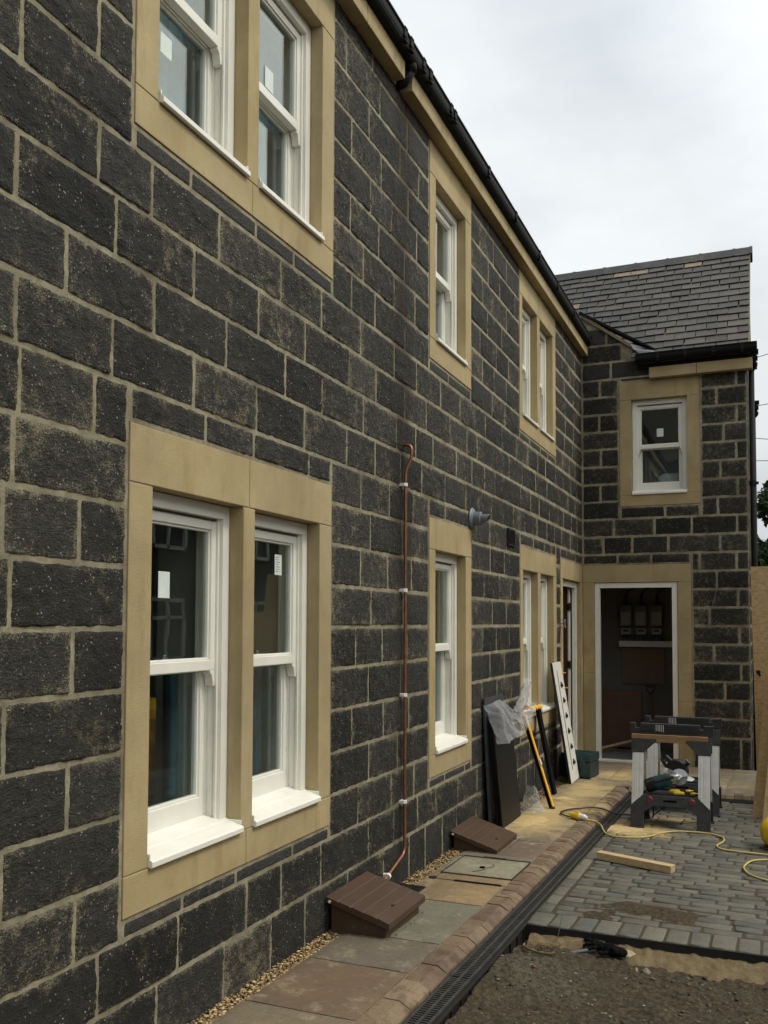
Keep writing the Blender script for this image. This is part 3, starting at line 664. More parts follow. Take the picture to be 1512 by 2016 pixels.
b = MB(); b.tube([(.095, 4.905, 4.93), (.095, 4.905, 4.86)], .034, 16); b.tube([(.095, 4.905, 4.87), (.05, 4.905, 4.81), (-.02, 4.905, 4.79)], .03, 12); b.build('outlet_pipe', M['blackgut'], house, smooth=True)
b = MB(); b.box((.004, -2, 4.926), (.034, 10.8, 5.02)); b.build('fascia_board', M['blackgut'], house)
gw = gutter('gutter', TW, .655, 1.95, 4.695, .06, .19, .075)
b = MB(); b.box((.66, YE - .055, 4.56), (1.92, YE + .02, 4.70)); b.build('fascia_board', M['blackgut'], house)
for s_ in (.9, 1.2, 1.5, 1.8):
    b = MB(); b.box((s_ - .02, .06, 4.60), (s_ + .02, .195, 4.612), 0, T=lambda x, y, z: TW(x, y, z)); b.box((s_ - .02, .188, 4.62), (s_ + .02, .2, 4.70), 0, T=lambda x, y, z: TW(x, y, z)); b.build('gutter_bracket', M['blackgut'], gw, bevel=.002)
# main roof: slates over the front slope and the back
def slate_slope(name, org, u, v, nu, nv, w, gage, tan=0, par=house, seed=3, wob=.008, clip=None):
    rn = random.Random(seed); b = MB(); org = Vector(org); u = Vector(u); v = Vector(v); n = u.cross(v).normalized()
    if n.z < 0: n = -n
    for j in range(nv):
        off = (w / 2 if j % 2 else 0) - w / 2
        for i in range(nu + 1):
            a = off + i * w + .002 + rn.uniform(-.003, .003); c = off + (i + 1) * w - .007 + rn.uniform(-.006, .003)
            a = max(a, 0); c = min(c, nu * w)
            if c - a < .02: continue
            if clip and clip(org.x + (a + c) / 2, org.y + v.y * (j + .6) * gage): continue
            g0 = j * gage + rn.uniform(-wob, wob); sk = rn.uniform(-.006, .006); th = .009 + rn.uniform(0, .005)
            l0 = .020 + rn.uniform(0, .006); l1 = .001
            q = rn.random(); k_ = rn.uniform(.45, 1.45); b.cc = (.040 * k_, .037 * k_, .035 * k_)
            if rn.random() < .25: b.cc = (.060 * k_, .050 * k_, .038 * k_)
            if (i, j) in (tan or ()): b.cc = (.24, .18, .115)
            P = [org + u * a + v * (g0 + sk) + n * l0, org + u * c + v * (g0 - sk) + n * l0, org + u * c + v * (g0 + gage * 1.5) + n * l1, org + u * a + v * (g0 + gage * 1.5) + n * l1]
            b.add([p for p in P] + [p - n * th for p in P], [(0, 1, 2, 3), (7, 6, 5, 4), (0, 4, 5, 1), (1, 5, 6, 2), (2, 6, 7, 3), (3, 7, 4, 0)])
    return b.build(name, M['slate'], par)
pm = R(40)
b = MB()
b.prism([(.10, 4.99), (-3.7, 4.99 + 3.8 * math.tan(pm)), (-7.5, 4.99), (-7.5, 4.90), (-3.7, 4.90 + 3.8 * math.tan(pm)), (.10, 4.92)][::-1], lambda p, q, t_: (p, t_, q), -2.2, YE + 1.2)
b.build('main_roof', M['slatefield'], house)
pw_ = R(42); V42 = Vector((0, math.cos(pw_), math.sin(pw_)))
WR = slate_slope('wing_roof', (-.90, 10.69, 4.655), (1, 0, 0), tuple(V42), 12, 16, .231, .1775, tan=((5, 14), (6, 14), (9, 14), (2, 9)), clip=lambda x, y: x < .70 and y < YE + .10)
b = MB(); b.prism([(10.75, 4.66), (12.80, 4.66 + 2.05 * math.tan(pw_)), (14.9, 4.66), (14.9, 4.60), (12.8, 4.60 + 2.05 * math.tan(pw_)), (10.75, 4.60)], lambda p, q, t_: (t_, p, q), .67, 1.86); b.prism([(10.97, 4.66 + .22 * math.tan(pw_)), (12.80, 4.66 + 2.05 * math.tan(pw_)), (14.9, 4.66), (14.9, 4.60), (12.8, 4.60 + 2.05 * math.tan(pw_)), (10.97, 4.60)], lambda p, q, t_: (t_, p, q), -.9, .668); b.build('roof_deck', M['slatefield'], house)
b = MB(); b.prism([(10.74, 4.60), (12.80, 4.60 + 2.05 * math.tan(pw_)), (12.80, 4.68 + 2.05 * math.tan(pw_)), (10.70, 4.685)], lambda p, q, t_: (t_, p, q), 1.862, 1.878); b.build('verge_mortar', M['sand'], house)
zr = 4.655 + 2.06 * math.tan(pw_) + .05
x = -.85
while x < 1.88:
    b = MB(); q = min(x + .42, 1.90)
    P = [(12.64, zr - .115), (12.66, zr - .118), (12.76, zr - .01), (12.81, zr + .01), (12.86, zr - .01), (12.96, zr - .118), (12.98, zr - .10), (12.87, zr + .02), (12.81, zr + .035), (12.75, zr + .02)]
    b.prism(P, lambda p, q_, t_: (t_, p, q_), x, q); b.prism([(a, c + .007) for a, c in P], lambda p, q_, t_: (t_, p, q_), q - .03, q + .006)
    b.build('ridge_tile', M['slate'], house); b = None; x = q + .004 if q < 1.89 else 9
for o in house.children:
    if o.name.startswith('ridge_tile'):
        a = o.data.color_attributes['Col']; arr = np.ones(len(o.data.vertices) * 4, np.float32).reshape(-1, 4); arr[:, :3] = (.018, .019, .023); a.data.foreach_set('color', arr.ravel())
# raked parapet edge and lead
b = MB(); rk = lambda s_: 5.265 - .745 * s_
b.prism([(.0, rk(0) - .002), (.66, rk(.66) - .002), (.66, rk(.66) + .035), (0, rk(0) + .045)], lambda p, q, t_: (p, t_, q), YE - .03, YE + .10); b.build('rake_mortar', M['sand'], house)
b = MB(); b.prism([(-.02, rk(0) + .045), (.90, 4.735), (.92, 4.745), (.0, rk(0) + .065)], lambda p, q, t_: (p, t_, q), YE - .045, YE + .12); b.build('verge_slate', M['blackgut'], house)
b = MB(); n = 8
b.add([(.58, YE - .05, 4.865), (.62, YE - .06, 4.79), (.72, YE - .09, 4.70), (.93, YE - .10, 4.705), (1.0, YE - .06, 4.74), (.80, YE + .02, 4.80)], [(0, 1, 5), (1, 2, 3, 5), (3, 4, 5)])
lf = b.build('lead_flashing', M['lead'], house); sm = lf.modifiers.new('thick', 'SOLIDIFY'); sm.thickness = .006
# downpipes at the wing corner
def downpipe(x, y, z0, z1, r, hop=True, par=house):
    dp = empty('downpipe', (0, 0, 0), 0, par)
    b = MB(); b.tube([(x, y, z0), (x, y, z1)], r, 14); b.build('pipe', M['blackgut'], dp, smooth=True)
    for z in np.arange(z0 + .6, z1, 1.3):
        b = MB(); b.tube([(x, y, z), (x, y, z + .05)], r * 1.25, 14); b.box((x - .03, y - .012, z + .01), (x + .03 + r, y + .012, z + .04)); b.build('pipe_clip', M['blackgut'], dp)
    if hop:
        b = MB()
        for zz_, w in ((0, .022), (.03, .05), (.055, .053), (.06, .045), (.10, .05), (.105, .058), (.15, .055), (.16, .065), (.19, .062), (.195, .072), (.23, .068)):
            pass
        prof = [(0, .03), (.035, .058), (.06, .066), (.065, .052), (.11, .056), (.115, .068), (.135, .068), (.14, .058), (.18, .06), (.185, .076), (.21, .076)]
        vs = []; fs = []
        for k, (zz_, w) in enumerate(prof):
            vs += [(x - w, y - w, z1 + zz_), (x + w, y - w, z1 + zz_), (x + w, y + w, z1 + zz_), (x - w, y + w, z1 + zz_)]
            if k: fs += [((k - 1) * 4 + i, (k - 1) * 4 + (i + 1) % 4, k * 4 + (i + 1) % 4, k * 4 + i) for i in range(4)]
        b.add(vs, fs + [(0, 1, 2, 3), tuple(range(len(vs) - 4, len(vs)))]); b.build('hopper_head', M['blackgut'], dp)
    return dp
downpipe(1.888, 10.93, -.05, 4.46, .030)
downpipe(1.885, 12.9, -.05, 4.33, .030)

# ------------------------------------------------------------------ ground: big sheet, path, kerb, channel, paving, soil
DR = lambda y: .012 * (y - 3)        # the path runs very slightly away from the wall
b = MB(); b.add([(-80, -80, -.16), (90, -80, -.16), (90, 120, -.16), (-80, 120, -.16)], [(0, 1, 2, 3)]); tag(b.build('ground', M['soil']), kind='structure')
def slab_mesh(name, rects, mat, joint, th=.04, g=.006, cell=.03, seed=5, warp=.004, zoff=0):
    rn = random.Random(seed); V = []; F = []; COL = []; nb = 0; g0 = g
    for (x0, x1, y0, y1, c, dz) in rects:
        g = .0025 if 5.1 < y0 < 5.9 and x0 < .3 else g0
        nx = max(3, int((x1 - x0) / cell)); ny = max(3, int((y1 - y0) / cell))
        xs = np.linspace(x0 + g, x1 - g, nx); ys = np.linspace(y0 + g, y1 - g, ny); X, Y = np.meshgrid(xs, ys, indexing='ij'); sd = rn.randrange(999)
        Z = gz(Y) + dz + zoff + warp * fbm(X * 9, Y * 9, sd, 4) + warp * .6 * fbm(X * 30, Y * 30, sd, 2)
        d = np.minimum(np.minimum(X - x0 - g, x1 - g - X), np.minimum(Y - y0 - g, y1 - g - Y)); Z = Z - .006 * np.clip(1 - d / .02, 0, 1) ** 2
        X2 = X + DR(Y) + .003 * fbm(X * 12, Y * 12, sd + 4, 3); Y2 = Y + .003 * fbm(X * 12, Y * 12, sd + 8, 3)
        P = np.stack([X2, Y2, Z], -1)
        V.append(P.reshape(-1, 3)); F.append(gridfaces(nx, ny, nb)); COL.append(np.tile(c, (nx * ny, 1))); nb += nx * ny
        per = [P[:, 0], P[-1, :], P[::-1, -1], P[0, ::-1]]; per = np.concatenate(per); lo = per.copy(); lo[:, 2] -= th; n = len(per)
        V.append(np.concatenate([per, lo])); i = np.arange(n); F.append(np.stack([i, (i + 1) % n, n + (i + 1) % n, n + i], -1)[:, ::-1] + nb); COL.append(np.tile(c, (2 * n, 1))); nb += 2 * n
    return npmesh(name, np.concatenate(V), np.concatenate(F), mat, None, np.concatenate(COL), smooth=False)
cA, cB, cC, cD, cE, cF = (.19, .155, .10), (.165, .11, .066), (.175, .155, .115), (.20, .20, .15), (.33, .225, .11), (.30, .28, .20)
x0, x1 = .080, .565
rects = [(x0, x1, -1.5, -.6, cB, 0), (x0, x1, -.6, .1, cC, 0), (x0, x1, .1, .9, cA, 0), (x0, x1, .9, 1.5, cE, 0), (x0, x1, 1.5, 2.2, cB, 0), (x0, x1, 2.2, 3.14, cA, 0), (x0, x1, 3.14, 3.67, cB, 0), (x0, x1, 3.67, 4.065, (.15, .128, .10), 0), (x0, x1, 4.065, 4.73, cD, 0),
         (.175, x1, 4.73, 5.145, cE, 0), (x0, .175, 4.945, 5.145, cE, 0), (.135, x1, 5.160, 5.288, cE, .002), (x0, .130, 5.165, 5.34, (.22, .15, .09), 0), (x0, .122, 5.345, 5.754, cD, 0), (.124, x1 - .004, 5.291, 5.753, cF, .002), (x0, x1, 5.756, 5.86, cD, .002),
         (x0, x1, 5.86, 6.36, (.19, .125, .09), 0), (x0, x1, 6.36, 6.95, (.17, .14, .10), 0), (x0, x1, 6.95, 7.5, cC, 0), (x0, x1, 7.5, 8.15, cE, 0), (x0, x1, 8.15, 8.75, cC, 0), (x0, x1, 8.75, 9.4, cA, 0),
         (x0 - .07, .42, 9.4, 10.04, cC, 0), (x0 - .07, .42, 10.04, 10.84, cA, 0), (.42, 1.0, 9.10, 9.93, cA, 0), (.42, 1.0, 9.93, 10.84, cE, 0), (1.0, 1.55, 9.10, 9.75, cC, 0), (1.0, 1.55, 9.75, 10.3, cA, 0), (1.0, 1.55, 10.3, 10.84, cB, 0), (1.55, 2.4, 9.10, 10.0, cA, 0), (1.55, 2.4, 10.0, 10.84, cC, 0)]
path = slab_mesh('path', rects, M['slab'], None); tag(path, kind='structure')
def sheet(name, pts, mat, kind='structure'):
    b = MB(); b.add(pts, [tuple(range(len(pts)))]); return tag(b.build(name, mat), kind=kind)
q = lambda x, y, dz: (x + DR(y), y, gz(y) + dz)
sheet('path_bed', [q(.07, -1.6, -.010), q(.574, -1.6, -.010), q(.574, 9.1, -.010), q(2.3, 9.1, -.010), q(2.3, 10.83, -.010), q(-.09, 10.83, -.010), q(-.09, 9.4, -.010), q(.07, 9.4, -.010)], M['sand'])
# kerb of worn bricks with a sloping outer edge
rn = random.Random(21); b = MB()
def kbrick(T, a, c):
    k_ = rn.uniform(.75, 1.2); base = rn.choice([(.15, .098, .060), (.18, .125, .078), (.105, .066, .042), (.20, .145, .092)])
    b.cc = tuple(v * k_ for v in base); dz = rn.uniform(-.003, .003); dx = rn.uniform(-.004, .003); ch = rn.uniform(.034, .046)
    P = [(0, -.09), (0, dz - .002), (.004, dz + .001), (.118 - ch + dx, dz), (.118 + dx, -.025 + dz), (.122 + dx, -.030 + dz), (.122 + dx, -.09)]
    b.prism(P, lambda p, q_, t_: T(p, q_, t_), a + .0012, c - .0012)
y = -1.5
while y < 9.0:
    L = rn.choice([.068, .072, .075]) if y > 4.3 else rn.choice([.10, .20, .21, .072])
    kbrick(lambda p, z, t_: (.572 + p + DR(t_), t_, gz(t_) + z), y, y + L); y += L
x = .76
while x < 2.6:
    kbrick(lambda p, z, t_: (t_, 9.10 - p, gz(9.1) + z), x, x + .073); x += .073
tag(b.build('kerb', M['kerb'], bevel=.0018), kind='structure')
# drainage channel with slotted black gratings
ch = empty('drainage_channel', (0, 0, 0)); tag(ch, 'long black slotted drainage channel beside the brick kerb', 'drain')
b = MB()
XL, XR = .698, .805
def cb(x0_, x1_, y0, y1, z0, z1): 
    b.add([(x0_ + DR(y0), y0, gz(y0) + z0), (x1_ + DR(y0), y0, gz(y0) + z0), (x0_ + DR(y1), y1, gz(y1) + z0), (x1_ + DR(y1), y1, gz(y1) + z0), (x0_ + DR(y0), y0, gz(y0) + z1), (x1_ + DR(y0), y0, gz(y0) + z1), (x0_ + DR(y1), y1, gz(y1) + z1), (x1_ + DR(y1), y1, gz(y1) + z1)],
          [(0, 2, 3, 1), (4, 5, 7, 6), (0, 1, 5, 4), (2, 6, 7, 3), (0, 4, 6, 2), (1, 3, 7, 5)])
cb(XL, XL + .006, -1, 8.84, -.17, -.036); cb(XR - .006, XR, -1, 8.84, -.17, -.036); cb(XL, XR, -1, 8.84, -.17, -.15)
y = 1.0
while y < 4.75: cb(XR, XR + .009, y, y + .012, -.17, -.055); y += .125
cb(XR, XR + .014, -1, 4.75, -.052, -.044)
b.build('channel_body', M['black'], ch)
y = 1.0
while y < 8.8:
    b = MB(); e = min(y + .93, 8.84); h0, h1 = -.045, -.033
    cb(XL + .006, XL + .016, y, e - .004, h0, h1); cb(XR - .016, XR - .006, y, e - .004, h0, h1); cb((XL + XR) / 2 - .005, (XL + XR) / 2 + .005, y, e - .004, h0, h1)
    t_ = y + .008
    while t_ < e - .01: cb(XL + .016, XR - .016, t_, t_ + .0085, h0 + .001, h1 - .001); t_ += .0205
    b.build('grating', M['grate'], ch); y = e
b = MB()
for k in range(8): b.box((.84, 8.845 + k * .0165, -.1), (2.5, 8.853 + k * .0165, gz(8.9) - .036))
b.box((.84, 8.84, -.15), (2.5, 8.845, gz(8.9) - .034)); b.box((.84, 8.972, -.15), (2.5, 8.977, gz(8.9) - .034)); b.box((.84, 8.84, -.15), (2.5, 8.975, -.10))
b.build('cross_channel', M['black'], ch)
# tumbled block paving
PZ = -.040
def paver(V, F, COL, nb, x0_, x1_, y0, y1, c, dz):
    e = .007; ins = [(0, -.05), (0, -.006), (.003, -.0015), (e, 0)]; pts = []
    jit = [(rn.uniform(-.0035, .0035), rn.uniform(-.0035, .0035)) for _ in range(4)]
    for d, z in ins:
        for k, (x, y_) in enumerate(((x0_ + d, y0 + d), (x1_ - d, y0 + d), (x1_ - d, y1 - d), (x0_ + d, y1 - d))):
            pts.append((x + jit[k][0] + DR(y_), y_ + jit[k][1], gz(y_) + PZ + z + dz + jit[k][0] * .5))
    V.append(np.array(pts)); fs = []
    for r in range(3):
        for k in range(4): fs.append((r * 4 + k, r * 4 + (k + 1) % 4, (r + 1) * 4 + (k + 1) % 4, (r + 1) * 4 + k))
    fs.append((12, 13, 14, 15)); F.append(np.array(fs) + nb); COL.append(np.tile(c, (16, 1))); return nb + 16
V = []; F = []; COL = []; nb = 0
def pcol():
    k_ = rn.uniform(.7, 1.15); return np.array(rn.choice([(.098, .095, .076), (.082, .081, .070), (.122, .116, .090), (.066, .066, .060)])) * k_
PY0 = 4.665; g = .014
y = PY0 + .215
x = .808
while x < 3.6:
    w = rn.uniform(.098, .122); nb = paver(V, F, COL, nb, x + g / 2, x + w - g / 2, PY0, PY0 + .205, pcol(), rn.uniform(-.002, .002)); x += w
row = 0
while y < 8.78:
    h = .0905; 
    x = .895 + (-.09 if row % 2 else 0) + rn.uniform(-.01, .01)
    while x < 3.6:
        w = .198 * rn.choice([1, 1, 1, 1.02, .75]); a = max(x, .893)
        if x + w - a > .04: nb = paver(V, F, COL, nb, a + g / 2, x + w - g / 2, y + g / 2, y + h - g / 2, pcol(), rn.uniform(-.003, .003))
        x += w
    y += h; row += 1
y = PY0 + .215
while y < 8.8:
    nb = paver(V, F, COL, nb, .808 + g / 2, .890 - g / 2, y + g / 2, min(y + .186, 8.83) - g / 2, pcol(), rn.uniform(-.002, .002)); y += .186
pave = npmesh('block_paving', np.concatenate(V), np.concatenate(F), M['paver'], None, np.concatenate(COL)); tag(pave, kind='structure')
sheet('paving_bed', [q(.806, PY0 + .01, PZ - .006), q(3.6, PY0 + .01, PZ - .0045), q(3.6, 8.83, PZ - .0045), q(.806, 8.83, PZ - .0045)], M['jointsoil'])
b = MB(); b.box((.806 + .02, PY0 - .012, -.1), (3.62, PY0 + .004, gz(PY0) + PZ - .005)); tag(b.build('paving_edge', M['black']), kind='structure')
# soil and the concrete haunch in front of the paving
def height_patch(name, x0_, x1_, y0, y1, cell, fn, mat, kind, drift=True):
    xs = np.arange(x0_, x1_, cell); ys = np.arange(y0, y1, cell); X, Y = np.meshgrid(xs, ys, indexing='ij'); Z = fn(X, Y)
    V = np.stack([X + (DR(Y) if drift else 0), Y, Z], -1).reshape(-1, 3); F = gridfaces(len(xs), len(ys))
    return tag(npmesh(name, V, F, mat, None, np.ones((len(V), 3)), smooth=True), kind=kind)
def soilz(X, Y):
    z = gz(Y) - .145 + .050 * fbm(X * 2.2, Y * 2.2, 3, 3) + .045 * fbm(X * 11, Y * 11, 13, 4) + .022 * fbm(X * 60, Y * 60, 23, 3)
    z = z + .035 * np.exp(-((X - .98) ** 2 / .05 + (Y - 4.35) ** 2 / .25)) + .075 * np.exp(-np.clip(X - .80, 0, 9) / .12) * np.clip((4.6 - Y) / .5, 0, 1)
    return z
height_patch('soil', .812, 4.2, .6, 4.70, .0125, soilz, M['soil'], 'structure')
height_patch('far_soil', 3.4, 9, -6, 16, .12, lambda X, Y: -.08 + .05 * fbm(X * 2, Y * 2, 8, 4), M['soil'], 'structure', False)
def haz(X, Y):
    ed = .13 + .05 * fbm(X * 5, X * 0 + 3, 31, 3); t_ = np.clip((PY0 + .01 - Y) / ed, 0, 1.6)
    return gz(Y) + PZ - .036 - .070 * t_ ** 1.3 + .045 * fbm(X * 16, Y * 16, 17, 5)
height_patch('concrete_haunch', .84, 4.0, PY0 - .20, PY0 + .012, .008, haz, M['haunch'], 'structure')
# soil spilt on the pavers, sawdust heaps
def mound(name, cx, cy, rx, ry, h, base, mat, seed, cell=.010, label=None):
    xs = np.arange(cx - rx * 1.5, cx + rx * 1.5, cell); ys = np.arange(cy - ry * 1.5, cy + ry * 1.5, cell); X, Y = np.meshgrid(xs, ys, indexing='ij')
    r = np.sqrt(((X - cx) / rx) ** 2 + ((Y - cy) / ry) ** 2)
    Z = gz(Y) + base + h * (1 - r ** 1.3 + 1.5 * fbm(X * 7, Y * 7, seed, 4) + .35 * fbm(X * 60, Y * 60, seed + 5, 2)) - .006
    keep = Z > gz(Y) + base - .012; V = np.stack([X, Y, Z], -1).reshape(-1, 3); F = gridfaces(len(xs), len(ys)); k = keep.ravel()[F].any(1); F = F[k]
    used = np.unique(F); mpx = np.full(len(V), -1); mpx[used] = np.arange(len(used)); return tag(npmesh(name, V[used], mpx[F], mat, None, np.ones((len(used), 3)), smooth=True), kind='stuff')
mound('spilt_soil', 1.42, 5.13, .30, .17, .022, PZ, M['soil'], 41); mound('spilt_soil', 1.16, 4.93, .16, .09, .015, PZ, M['soil'], 45)
M['sawdust'] = simple('pine_sawdust', (.52, .385, .18), 1, .15, 40, bump=.5, bscale=200, dist=.003)
mound('sawdust', .30, 7.10, .13, .50, .010, 0, M['sawdust'], 51); mound('sawdust', .98, 7.24, .26, .16, .011, PZ, M['sawdust'], 58)
mound('sawdust', .30, 8.2, .10, .3, .007, 0, M['sawdust'], 63)
# pebbles
ICO = []; 
bm = bmesh.new(); bmesh.ops.create_icosphere(bm, subdivisions=1, radius=1); IV = np.array([v.co[:] for v in bm.verts]); IF = np.array([[v.index for v in f.verts] for f in bm.faces]); bm.free()
def pebbles(name, pts, rad, cols, mat, seed=1, flat=.6, kind='stuff'):
    r_ = np.random.default_rng(seed); n = len(pts); V = np.zeros((n, 42, 3)) if len(IV) == 42 else np.zeros((n, len(IV), 3))
    nv = len(IV)
    sc = np.stack([r_.uniform(.7, 1.3, n), r_.uniform(.7, 1.3, n), r_.uniform(.5, 1, n) * flat], -1) * rad[:, None]
    a = r_.uniform(0, 6.28, n); ca, sa = np.cos(a), np.sin(a)
    P = IV[None] * (1 + .22 * r_.standard_normal((n, nv, 1)).clip(-1.5, 1.5)) * sc[:, None]
    X = P[..., 0] * ca[:, None] - P[..., 1] * sa[:, None]; Y = P[..., 0] * sa[:, None] + P[..., 1] * ca[:, None]
    V = np.stack([X, Y, P[..., 2]], -1) + pts[:, None]; F = (IF[None] + (np.arange(n) * nv)[:, None, None]).reshape(-1, 3)
    me = bpy.data.meshes.new(name); VV = V.reshape(-1, 3); me.vertices.add(len(VV)); me.vertices.foreach_set('co', VV.astype(np.float32).ravel())
    me.loops.add(len(F) * 3); me.loops.foreach_set('vertex_index', F.astype(np.int32).ravel()); me.polygons.add(len(F)); me.polygons.foreach_set('loop_start', np.arange(0, len(F) * 3, 3, dtype=np.int32)); me.materials.append(mat); me.update(calc_edges=True)
    ca_ = me.color_attributes.new('Col', 'FLOAT_COLOR', 'POINT'); cc = np.ones((len(VV), 4), np.float32); cc[:, :3] = np.repeat(cols, nv, 0); ca_.data.foreach_set('color', cc.ravel())
    o = bpy.data.objects.new(name, me); C.objects.link(o); return tag(o, kind=kind)
bm = bmesh.new(); bmesh.ops.create_icosphere(bm, subdivisions=1, radius=1); bm.free()
n = 9000; yy = rng.uniform(2.0, 9.4, n) ** 1; yy = 2.2 + (7.2) * rng.random(n) ** 1.4; xx = rng.uniform(.004, .088, n)
keep = ~(((yy > 4.02) & (yy < 4.44) & (xx > .03)) | ((yy > 5.9) & (yy < 6.3) & (xx > .03))); xx, yy = xx[keep], yy[keep]; n = len(xx)
pts = np.stack([xx + DR(yy) * (xx / .08), yy, gz(yy) - .018 + rng.uniform(-.004, .012, n)], -1)
pal = np.array([(.42, .27, .10), (.30, .18, .07), (.55, .42, .22), (.20, .12, .06), (.48, .36, .20), (.12, .085, .05)])
cols = pal[rng.integers(0, len(pal), n)] * rng.uniform(.7, 1.2, (n, 1))
pebbles('gravel', pts, rng.uniform(.0035, .0085, n), cols, M['pebble'], 3)
sheet('gravel_bed', [q(0, -1.5, -.022), q(.09, -1.5, -.022), q(.09, 10.8, -.022), (0, 10.8, gz(10.8) - .022)], M['jointsoil'])
n = 4200; u_ = rng.random(n) ** 6; xx = .83 + 1.9 * rng.random(n); yy = 2.6 + 2.0 * rng.random(n); pts = np.stack([xx, yy, soilz(xx - DR(yy), yy) + .001], -1)
pal = np.array([(.30, .28, .22), (.16, .12, .08), (.08, .06, .04), (.22, .17, .11), (.11, .085, .055)]); cols = pal[rng.integers(0, 5, n)] * rng.uniform(.6, 1.2, (n, 1))
pebbles('loose_stones', pts, .0015 + .012 * u_, cols * (1 - .45 * u_ ** .3)[:, None], M['pebble'], 5, flat=.45)
n = 420; t_ = rng.random(n); xx = np.concatenate([.56 + .12 * rng.random(260), .9 + 1.1 * rng.random(160)]); yy = np.concatenate([3.2 + 6 * rng.random(260), 4.75 + 1.6 * rng.random(160)])
zz = np.where(xx < .7, gz(yy) + .001, gz(yy) + PZ + .001); xx = xx + DR(yy) * (xx < .7)
cols = pal[rng.integers(0, 5, n)] * rng.uniform(.4, 1.1, (n, 1)); pebbles('scattered_grit', np.stack([xx, yy, zz], -1), .0012 + .003 * rng.random(n) ** 2, cols, M['pebble'], 6)
n = 500; k_ = rng.integers(0, 3, n); a_ = rng.random(n)
bx0 = np.where(rng.random(n) < .5, 4.02, 5.90); ln_ = np.where(bx0 < 5, .45, .48)
xx = np.where(k_ == 0, .325 + .02 * rng.random(n) ** 2, .06 + .27 * a_); yy = np.where(k_ == 0, bx0 + ln_ * a_, np.where(k_ == 1, bx0 - .004 - .02 * rng.random(n) ** 2, bx0 + ln_ + .004))
pebbles('box_grit', np.stack([xx + .012 * (yy - 3), yy, gz(yy) + .001], -1), .001 + .003 * rng.random(n) ** 2, pal[rng.integers(0, 5, n)] * rng.uniform(.3, 1.0, (n, 1)), M['pebble'], 9)
def rock(x, y, r, c, lab, z=None, sc=(1, .8, .6)):
    bm = bmesh.new(); bmesh.ops.create_icosphere(bm, subdivisions=3, radius=r)
    for v in bm.verts:
        p = v.co.copy(); k = 1 + .5 * (vnoise(np.array([p.x / r * 1.1 + 5 + x * 9]), np.array([p.y / r * 1.1 + p.z / r * 1.7 + 7 + y * 5]), 77)[0] - .5) + .14 * (vnoise(np.array([p.x / r * 5 + 9]), np.array([p.y / r * 5 + p.z / r * 4]), 78)[0] - .5)
        v.co = Vector((p.x * sc[0], p.y * sc[1], p.z * sc[2])) * k
    me = bpy.data.meshes.new('rock'); bm.to_mesh(me); bm.free(); me.materials.append(c); o = bpy.data.objects.new('rock', me); C.objects.link(o)
    zs = float(soilz(np.array([x - DR(y)]), np.array([y]))[0]) if z is None else z
    o.location = (x, y, zs + r * .2); tag(o, lab, 'rock', 'stones on the bare soil'); return o
M['rocktan'] = simple('tan_rock', (.36, .29, .18), .9, .3, 30, bump=.5, bscale=70); M['rockgrey'] = simple('grey_rock', (.20, .18, .15), .9, .3, 30, bump=.5, bscale=70)
rock(1.345, 4.615, .038, M['rocktan'], 'pale tan stone lying against the black crumpled glove')
rock(1.452, 4.47, .020, M['rockgrey'], 'small buff stone on the soil just in front of the black glove', sc=(1, .8, .9))
rock(1.405, 4.48, .013, M['rocktan'], 'tiny upright pale stone left of the small buff stone', sc=(.6, .6, 1.2))
rock(1.60, 4.64, .020, M['rockgrey'], 'dark rounded stone under the paving edge towards the right', sc=(1, .8, .6))
rock(1.71, 4.70, .022, M['rockgrey'], 'grey stone on the concrete haunch at the far right', gz(4.7) - .10)
rock(1.15, 4.59, .013, M['rocktan'], 'round buff pebble beside the heap of dry twigs')

# ------------------------------------------------------------------ things fixed to or standing by the wall
pipe = empty('copper_pipe', (.03, 5.0, 0)); tag(pipe, 'thin copper pipe running down the stone wall behind the nearer brown meter box', 'pipe')
off = Vector((.03, 5.0, 0))
def bend(pts, r=.04, n=6):
    P = [Vector(p) for p in pts]; out = [P[0]]
    for i in range(1, len(P) - 1):
        a = (P[i - 1] - P[i]); c = (P[i + 1] - P[i]); ra = min(r, a.length * .45, c.length * .45); a0 = P[i] + a.normalized() * ra; c0 = P[i] + c.normalized() * ra
        for k in range(n + 1):
            t_ = k / n; out.append(a0 * (1 - t_) ** 2 + P[i] * 2 * t_ * (1 - t_) + c0 * t_ ** 2)
    return out + [P[-1]]
pl = bend([(-.02, 5.02, 2.658), (.062, 5.02, 2.66), (.060, 5.015, 2.57), (.030, 5.0, 2.50), (.030, 5.0, .262), (.030, 4.72, .185), (.030, 4.42, .13)], .045)
b = MB(); b.tube([p - off for p in pl], .0092, 12); b.build('pipe', M['copper'], pipe, smooth=True)
for (s_, z) in ((5.0, 2.417), (5.0, 1.79), (5.0, 1.175), (5.0, .555)):
    b = MB(); b.tube([(.03 - .03, s_ - 5.0, z - .011), (.0, s_ - 5.0, z + .011)], .0135, 12); b.box((-.032, s_ - 5.022, z - .009), (.004, s_ - 4.978, z + .009)); b.build('pipe_clip', M['white'], pipe, bevel=.002)
b = MB(); b.tube([(0, 4.755 - 5, .190), (0, 4.738 - 5, .186)], .018, 12); b.box((-.03, 4.735 - 5, .178), (0, 4.758 - 5, .202)); b.build('pipe_clip', M['white'], pipe, bevel=.002)

